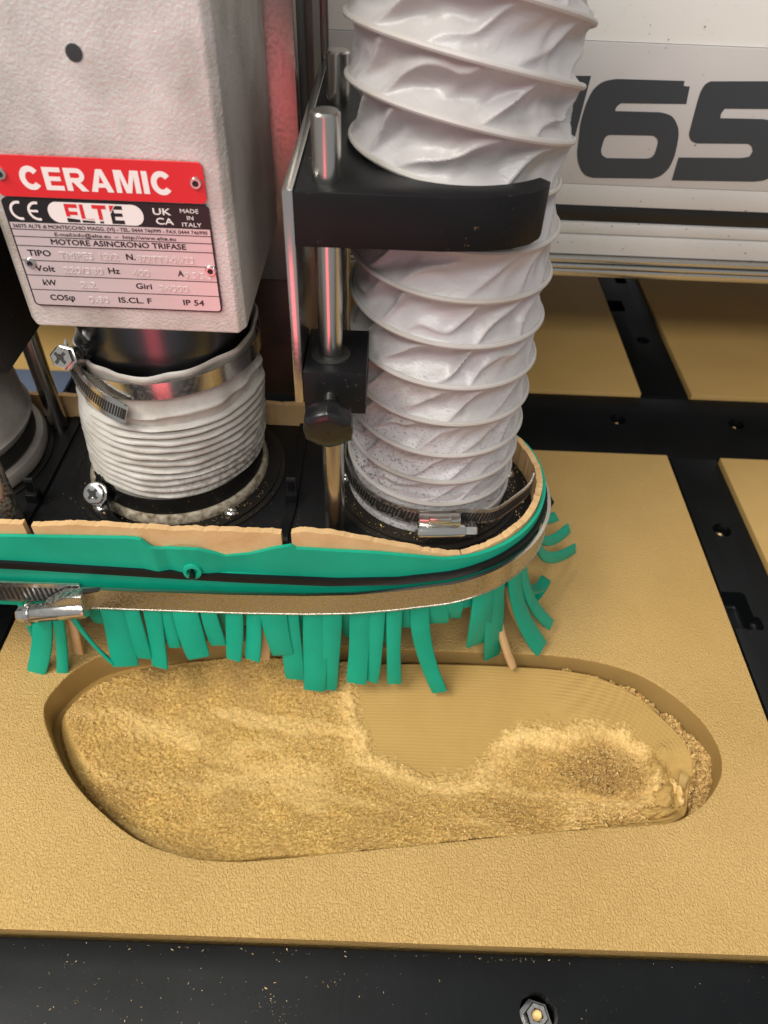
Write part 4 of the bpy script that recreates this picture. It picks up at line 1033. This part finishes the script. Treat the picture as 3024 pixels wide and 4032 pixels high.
# clamp block with star knob
cb = thing('clamp_block', 'black clamp block with star knob on the front steel rod', 'clamp block')
blk = box('block', -.0270, -.0062, .2030, .2300, .1450, .1615, 'black', cb, .0006)
cut(blk, [lathe('cutter', (-.0186, .214, .135), (0, 0, 1), [(.0046, 0), (.0046, .04)], None, None, 32)])
lathe('bushing', (-.0186, .2140, .1614), (0, 0, 1), [(.0066, 0), (.0066, .0005), (.0062, .0006), (.0060, .0002), (.0048, .0002)], 'rubber', cb, 40)
lathe('stud', (-.0182, .2030, .1515), (.02, -1, -.16), [(.0023, -.001), (.0023, .006)], 'rod', cb, 20)
kn, KS = Vector((.02, -1, -.22)).normalized(), Vector((-.0181, .1985, .1507))
a_, u_, v_ = frame_of(kn); u_ = Vector((1, 0, 0)) - kn * kn.x; u_.normalize(); v_ = kn.cross(u_)
V, F = [], []; nK = 72
for (h, r, lob) in ((0, .0030, 0), (.0006, .0040, .05), (.0026, .0066, .8), (.0040, .0076, 1), (.0090, .0080, 1), (.0099, .0078, 1), (.0104, .0073, 1), (.0106, .0045, .6), (.0106, 0.0002, 0)):
    for i in range(nK):
        th = 2 * PI * i / nK + PI / 2
        pa = ((th - PI / 2) % (2 * PI / 6)) - PI / 6; rr = 1.08 * r * (1 + lob * (.92 / math.cos(pa) - 1 + .03 * math.cos(6 * pa))); V.append(KS + kn * h + (u_ * math.cos(th) + v_ * math.sin(th)) * rr)
for k in range(8):
    for i in range(nK): F.append((k * nK + i, k * nK + (i + 1) % nK, (k + 1) * nK + (i + 1) % nK, (k + 1) * nK + i))
pyd('star_knob', V, F, 'knob', cb, True, 50)

# ------------------------------------------------------------------ cable ties standing on the shoe plate
def zip_tie(x, y, label):
    o = thing('cable_tie', label, 'cable tie', 'black cable ties across the dust shoe')
    box('head', x - .0026, x + .0026, y - .001, y + .0042, PT, PT + .0062, 'tie', o, .0006)
    pts = catmull([(x, y + .06, PT + .0006), (x, y + .02, PT + .0008), (x, y - .002, PT + .0012), (x - .0008, y - .012, PT + .0009), (x - .0012, y - .0225, PT + .0016), (x - .0012, y - .025, PT - .004)], 6, False)
    ribbon('strap', [[p + Vector((-.0021, 0, -.0004)), p + Vector((.0021, 0, -.0004)), p + Vector((.0021, 0, .0006)), p + Vector((-.0021, 0, .0006))] for p in pts], 'tie', o)
    ribbon('tail', [[Vector((x - .0019, y + .0015 + .0007 * math.sin(q * 3), PT + .006 + q * .0115)) + Vector(d_) for d_ in ((0, -.0006, 0), (.0038, -.0006, 0), (.0038, .0006, 0), (0, .0006, 0))] for q in np.linspace(0, .62, 8)], 'rubber', o)
    V, F = [], []
    for k in range(7):
        z_ = PT + .0068 + k * .00085; b = len(V); V += [(x - .0016, y + .0007, z_), (x + .0016, y + .0007, z_), (x + .0016, y + .0007, z_ + .0004), (x - .0016, y + .0007, z_ + .0004), (x - .0016, y + .0014, z_), (x + .0016, y + .0014, z_), (x + .0016, y + .0014, z_ + .0004), (x - .0016, y + .0014, z_ + .0004)]
        F += [(b, b + 1, b + 2, b + 3), (b, b + 4, b + 5, b + 1), (b + 2, b + 6, b + 7, b + 3)]
    pyd('teeth', V, F, 'tie', o, False)['kind'] = 'stuff'
zip_tie(-.0385, .2300, 'black cable tie between the middle duct and the polished rod')
zip_tie(-.1480, .2235, 'black cable tie left of the middle duct')

# crumbs of rubber and foam gathered on top of the shoe
Pc = []
for c_, r0, r1, nn_, a0, a1 in ((HC, .0365, .0400, 170, -2.9, .9), (HC, .0410, .0455, 150, -1.2, 1.2), (DC, .0395, .0435, 120, -2.6, -.2), (DC, .0366, .0376, 90, -2.4, -.3)):
    for _ in range(nn_):
        a = rng.uniform(a0, a1); r = rng.uniform(r0, r1); x, y = c_[0] + r * math.cos(a), c_[1] + r * math.sin(a)
        if y > CYC - .0412 and math.hypot(max(x - CX, 0), y - CYC) < .0415: Pc.append((x, y, PT + (.0034 if r < .0405 + (.004 if c_ is DC else 0) else .0006)))
flakes('shoe_crumbs', Pc, .00020 + .00045 * rng.random(len(Pc)) ** 2, 'swarf', 'tan crumbs gathered round the hose feet on the black shoe plate', .4)

# ------------------------------------------------------------------ carriage behind the motor
car = thing('carriage', 'reddish reflecting metal carriage plates between grey motor and bracket', 'machine carriage')
box('front_plate', -.113, -.0360, .3000, .3060, .1420, .45, 'plate_col', car, .0008)
box('lower_plate', -.100, -.0365, .3020, .3055, .0800, .1415, 'rust', car, .0006)
box('inner_rail', -.110, -.0372, .3064, .3480, .10, .45, 'black', car, .0006)
box('rear_plate', -.110, -.0345, .3500, .4190, .12, .45, 'alu_dark', car, .0008)
screw_head('screw', (-.0388, .3000, .1585), (0, -1, 0), .0036, .003, car, 'alu_dark', 'round', 20)

# ------------------------------------------------------------------ gantry beam with its figures
gb = thing('gantry_beam', 'pale grey gantry beam with big charcoal figures 65 and black stripe', 'gantry beam')
GY = .42
def slab(name, z0, z1, y0, mat, bev=.0003): return box(name, -.70, .70, y0, .78, z0, z1, mat, gb, bev)
slab('white_panel', .2112, .48, GY + .001, 'panel_white'); slab('grey_panel', .1432, .2110, GY, 'panel_grey'); slab('light_panel', .1316, .1430, GY, 'panel_light')
slab('black_stripe', .1222, .1314, GY + .0012, 'stripe'); slab('alu_extrusion', .1152, .1220, GY - .0004, 'panel_light', .001); slab('alu_extrusion', .1030, .1148, GY - .001, 'panel_light', .0012)
slab('rail', .0990, .1026, GY - .0035, 'alu', .0008); slab('rail', .0958, .0986, GY - .005, 'alu', .0008); slab('rail', .0905, .0954, GY - .004, 'alu', .0008)
six = [(.1478, .1957), (.1488, .1853), (.1156, .1844), (.1137, .1826), (.1134, .1806), (.1366, .1809), (.1435, .1791), (.148, .1742), (.1497, .1697), (.1506, .1604), (.1496, .1539), (.1466, .1497), (.1421, .1477), (.1099, .1468), (.1044, .1486), (.1004, .1536), (.0982, .1599), (.0969, .173), (.0978, .1834), (.1, .19), (.1038, .1936), (.1105, .1953)]
sixh = [(.1138, .1691), (.1358, .1696), (.1387, .1682), (.1398, .1659), (.1396, .1603), (.1382, .1585), (.1353, .1579), (.115, .1574), (.112, .1589), (.1108, .1612), (.1111, .1667), (.112, .1684)]
five = [(.1994, .1976), (.2016, .1849), (.1692, .1839), (.1681, .1817), (.1684, .1793), (.19, .1797), (.1988, .178), (.2049, .1718), (.2074, .161), (.2073, .153), (.2036, .1495), (.1973, .1483), (.153, .1472), (.153, .1592), (.186, .1602), (.1904, .161), (.1911, .1636), (.1895, .1663), (.187, .1675), (.1605, .1667), (.1568, .1681), (.1547, .1714), (.1542, .1834), (.1542, .1906), (.1553, .1943), (.1579, .196)]
one = [(.0880, .1959), (.0974, .1962), (.0951, .1630), (.0860, .1627)]
def smooth_outline(P, n=5):
    out = []; N = len(P); turn = []
    for i in range(N):
        a, b, c = P[i - 1], P[i], P[(i + 1) % N]; d1 = math.atan2(b[1] - a[1], b[0] - a[0]); d2 = math.atan2(c[1] - b[1], c[0] - b[0])
        turn.append(abs((d2 - d1 + PI) % (2 * PI) - PI) > math.radians(52))
    for i in range(N):
        p0, p1, p2, p3 = P[i - 1], P[i], P[(i + 1) % N], P[(i + 2) % N]
        L = math.hypot(p2[0] - p1[0], p2[1] - p1[1])
        def near(q_, c_):
            D_ = math.hypot(q_[0] - c_[0], q_[1] - c_[1]); k_ = min(1, L / D_) if D_ > 1e-9 else 0
            return (c_[0] + (q_[0] - c_[0]) * k_, c_[1] + (q_[1] - c_[1]) * k_)
        p0, p3 = near(p0, p1), near(p3, p2)
        if turn[i]: p0 = p1
        if turn[(i + 1) % N]: p3 = p2
        out.append(p1)
        if L > .011: continue          # straight runs stay straight
        for k in range(1, n):
            q = k / n
            out.append(tuple(.5 * (2 * p1[m] + (p2[m] - p0[m]) * q + (2 * p0[m] - 5 * p1[m] + 4 * p2[m] - p3[m]) * q * q + (3 * p1[m] - p0[m] - 3 * p2[m] + p3[m]) * q ** 3) for m in (0, 1)))
    return out
six = [(.1446, .1957), (.1448, .1936), (.1464, .1933), (.1480, .1934)] + six[1:]
for pz in (one, smooth_outline(five)): prism('figure', pz, GY - .0003, GY + .0004, 'glyph', gb, 'XZ')
g6 = prism('figure', smooth_outline(six), GY - .0003, GY + .0004, 'glyph', gb, 'XZ')
cut(g6, [prism('cutter', smooth_outline(sixh), GY - .002, GY + .002, None, None, 'XZ')])
# specks of old dust stuck on the beam face
P = []
for _ in range(420):
    x = rng.uniform(.07, .26); z = rng.choice([rng.uniform(.12, .2), rng.uniform(.103, .125), rng.uniform(.2, .26)])
    P.append((x, GY - .0003 - (.001 if z < .115 else 0), z))
V, F = [], []
for (x, y, z) in P:
    s = .00012 + .0004 * rng.random() ** 6; b = len(V); a = rng.random() * 3
    V += [(x + s * math.cos(a + k * 1.57) * (1 + .6 * (k % 2)), y - .0001, z + s * math.sin(a + k * 1.57)) for k in range(4)] + [(x, y + .0004, z)]
    F += [(b, b + 1, b + 2, b + 3), (b, b + 4, b + 1), (b + 1, b + 4, b + 2), (b + 2, b + 4, b + 3), (b + 3, b + 4, b)]
tag(pyd('dust_specks', V, F, 'speck', None, False), 'fine brown dust specks stuck on the gantry face', 'dust', kind='stuff')
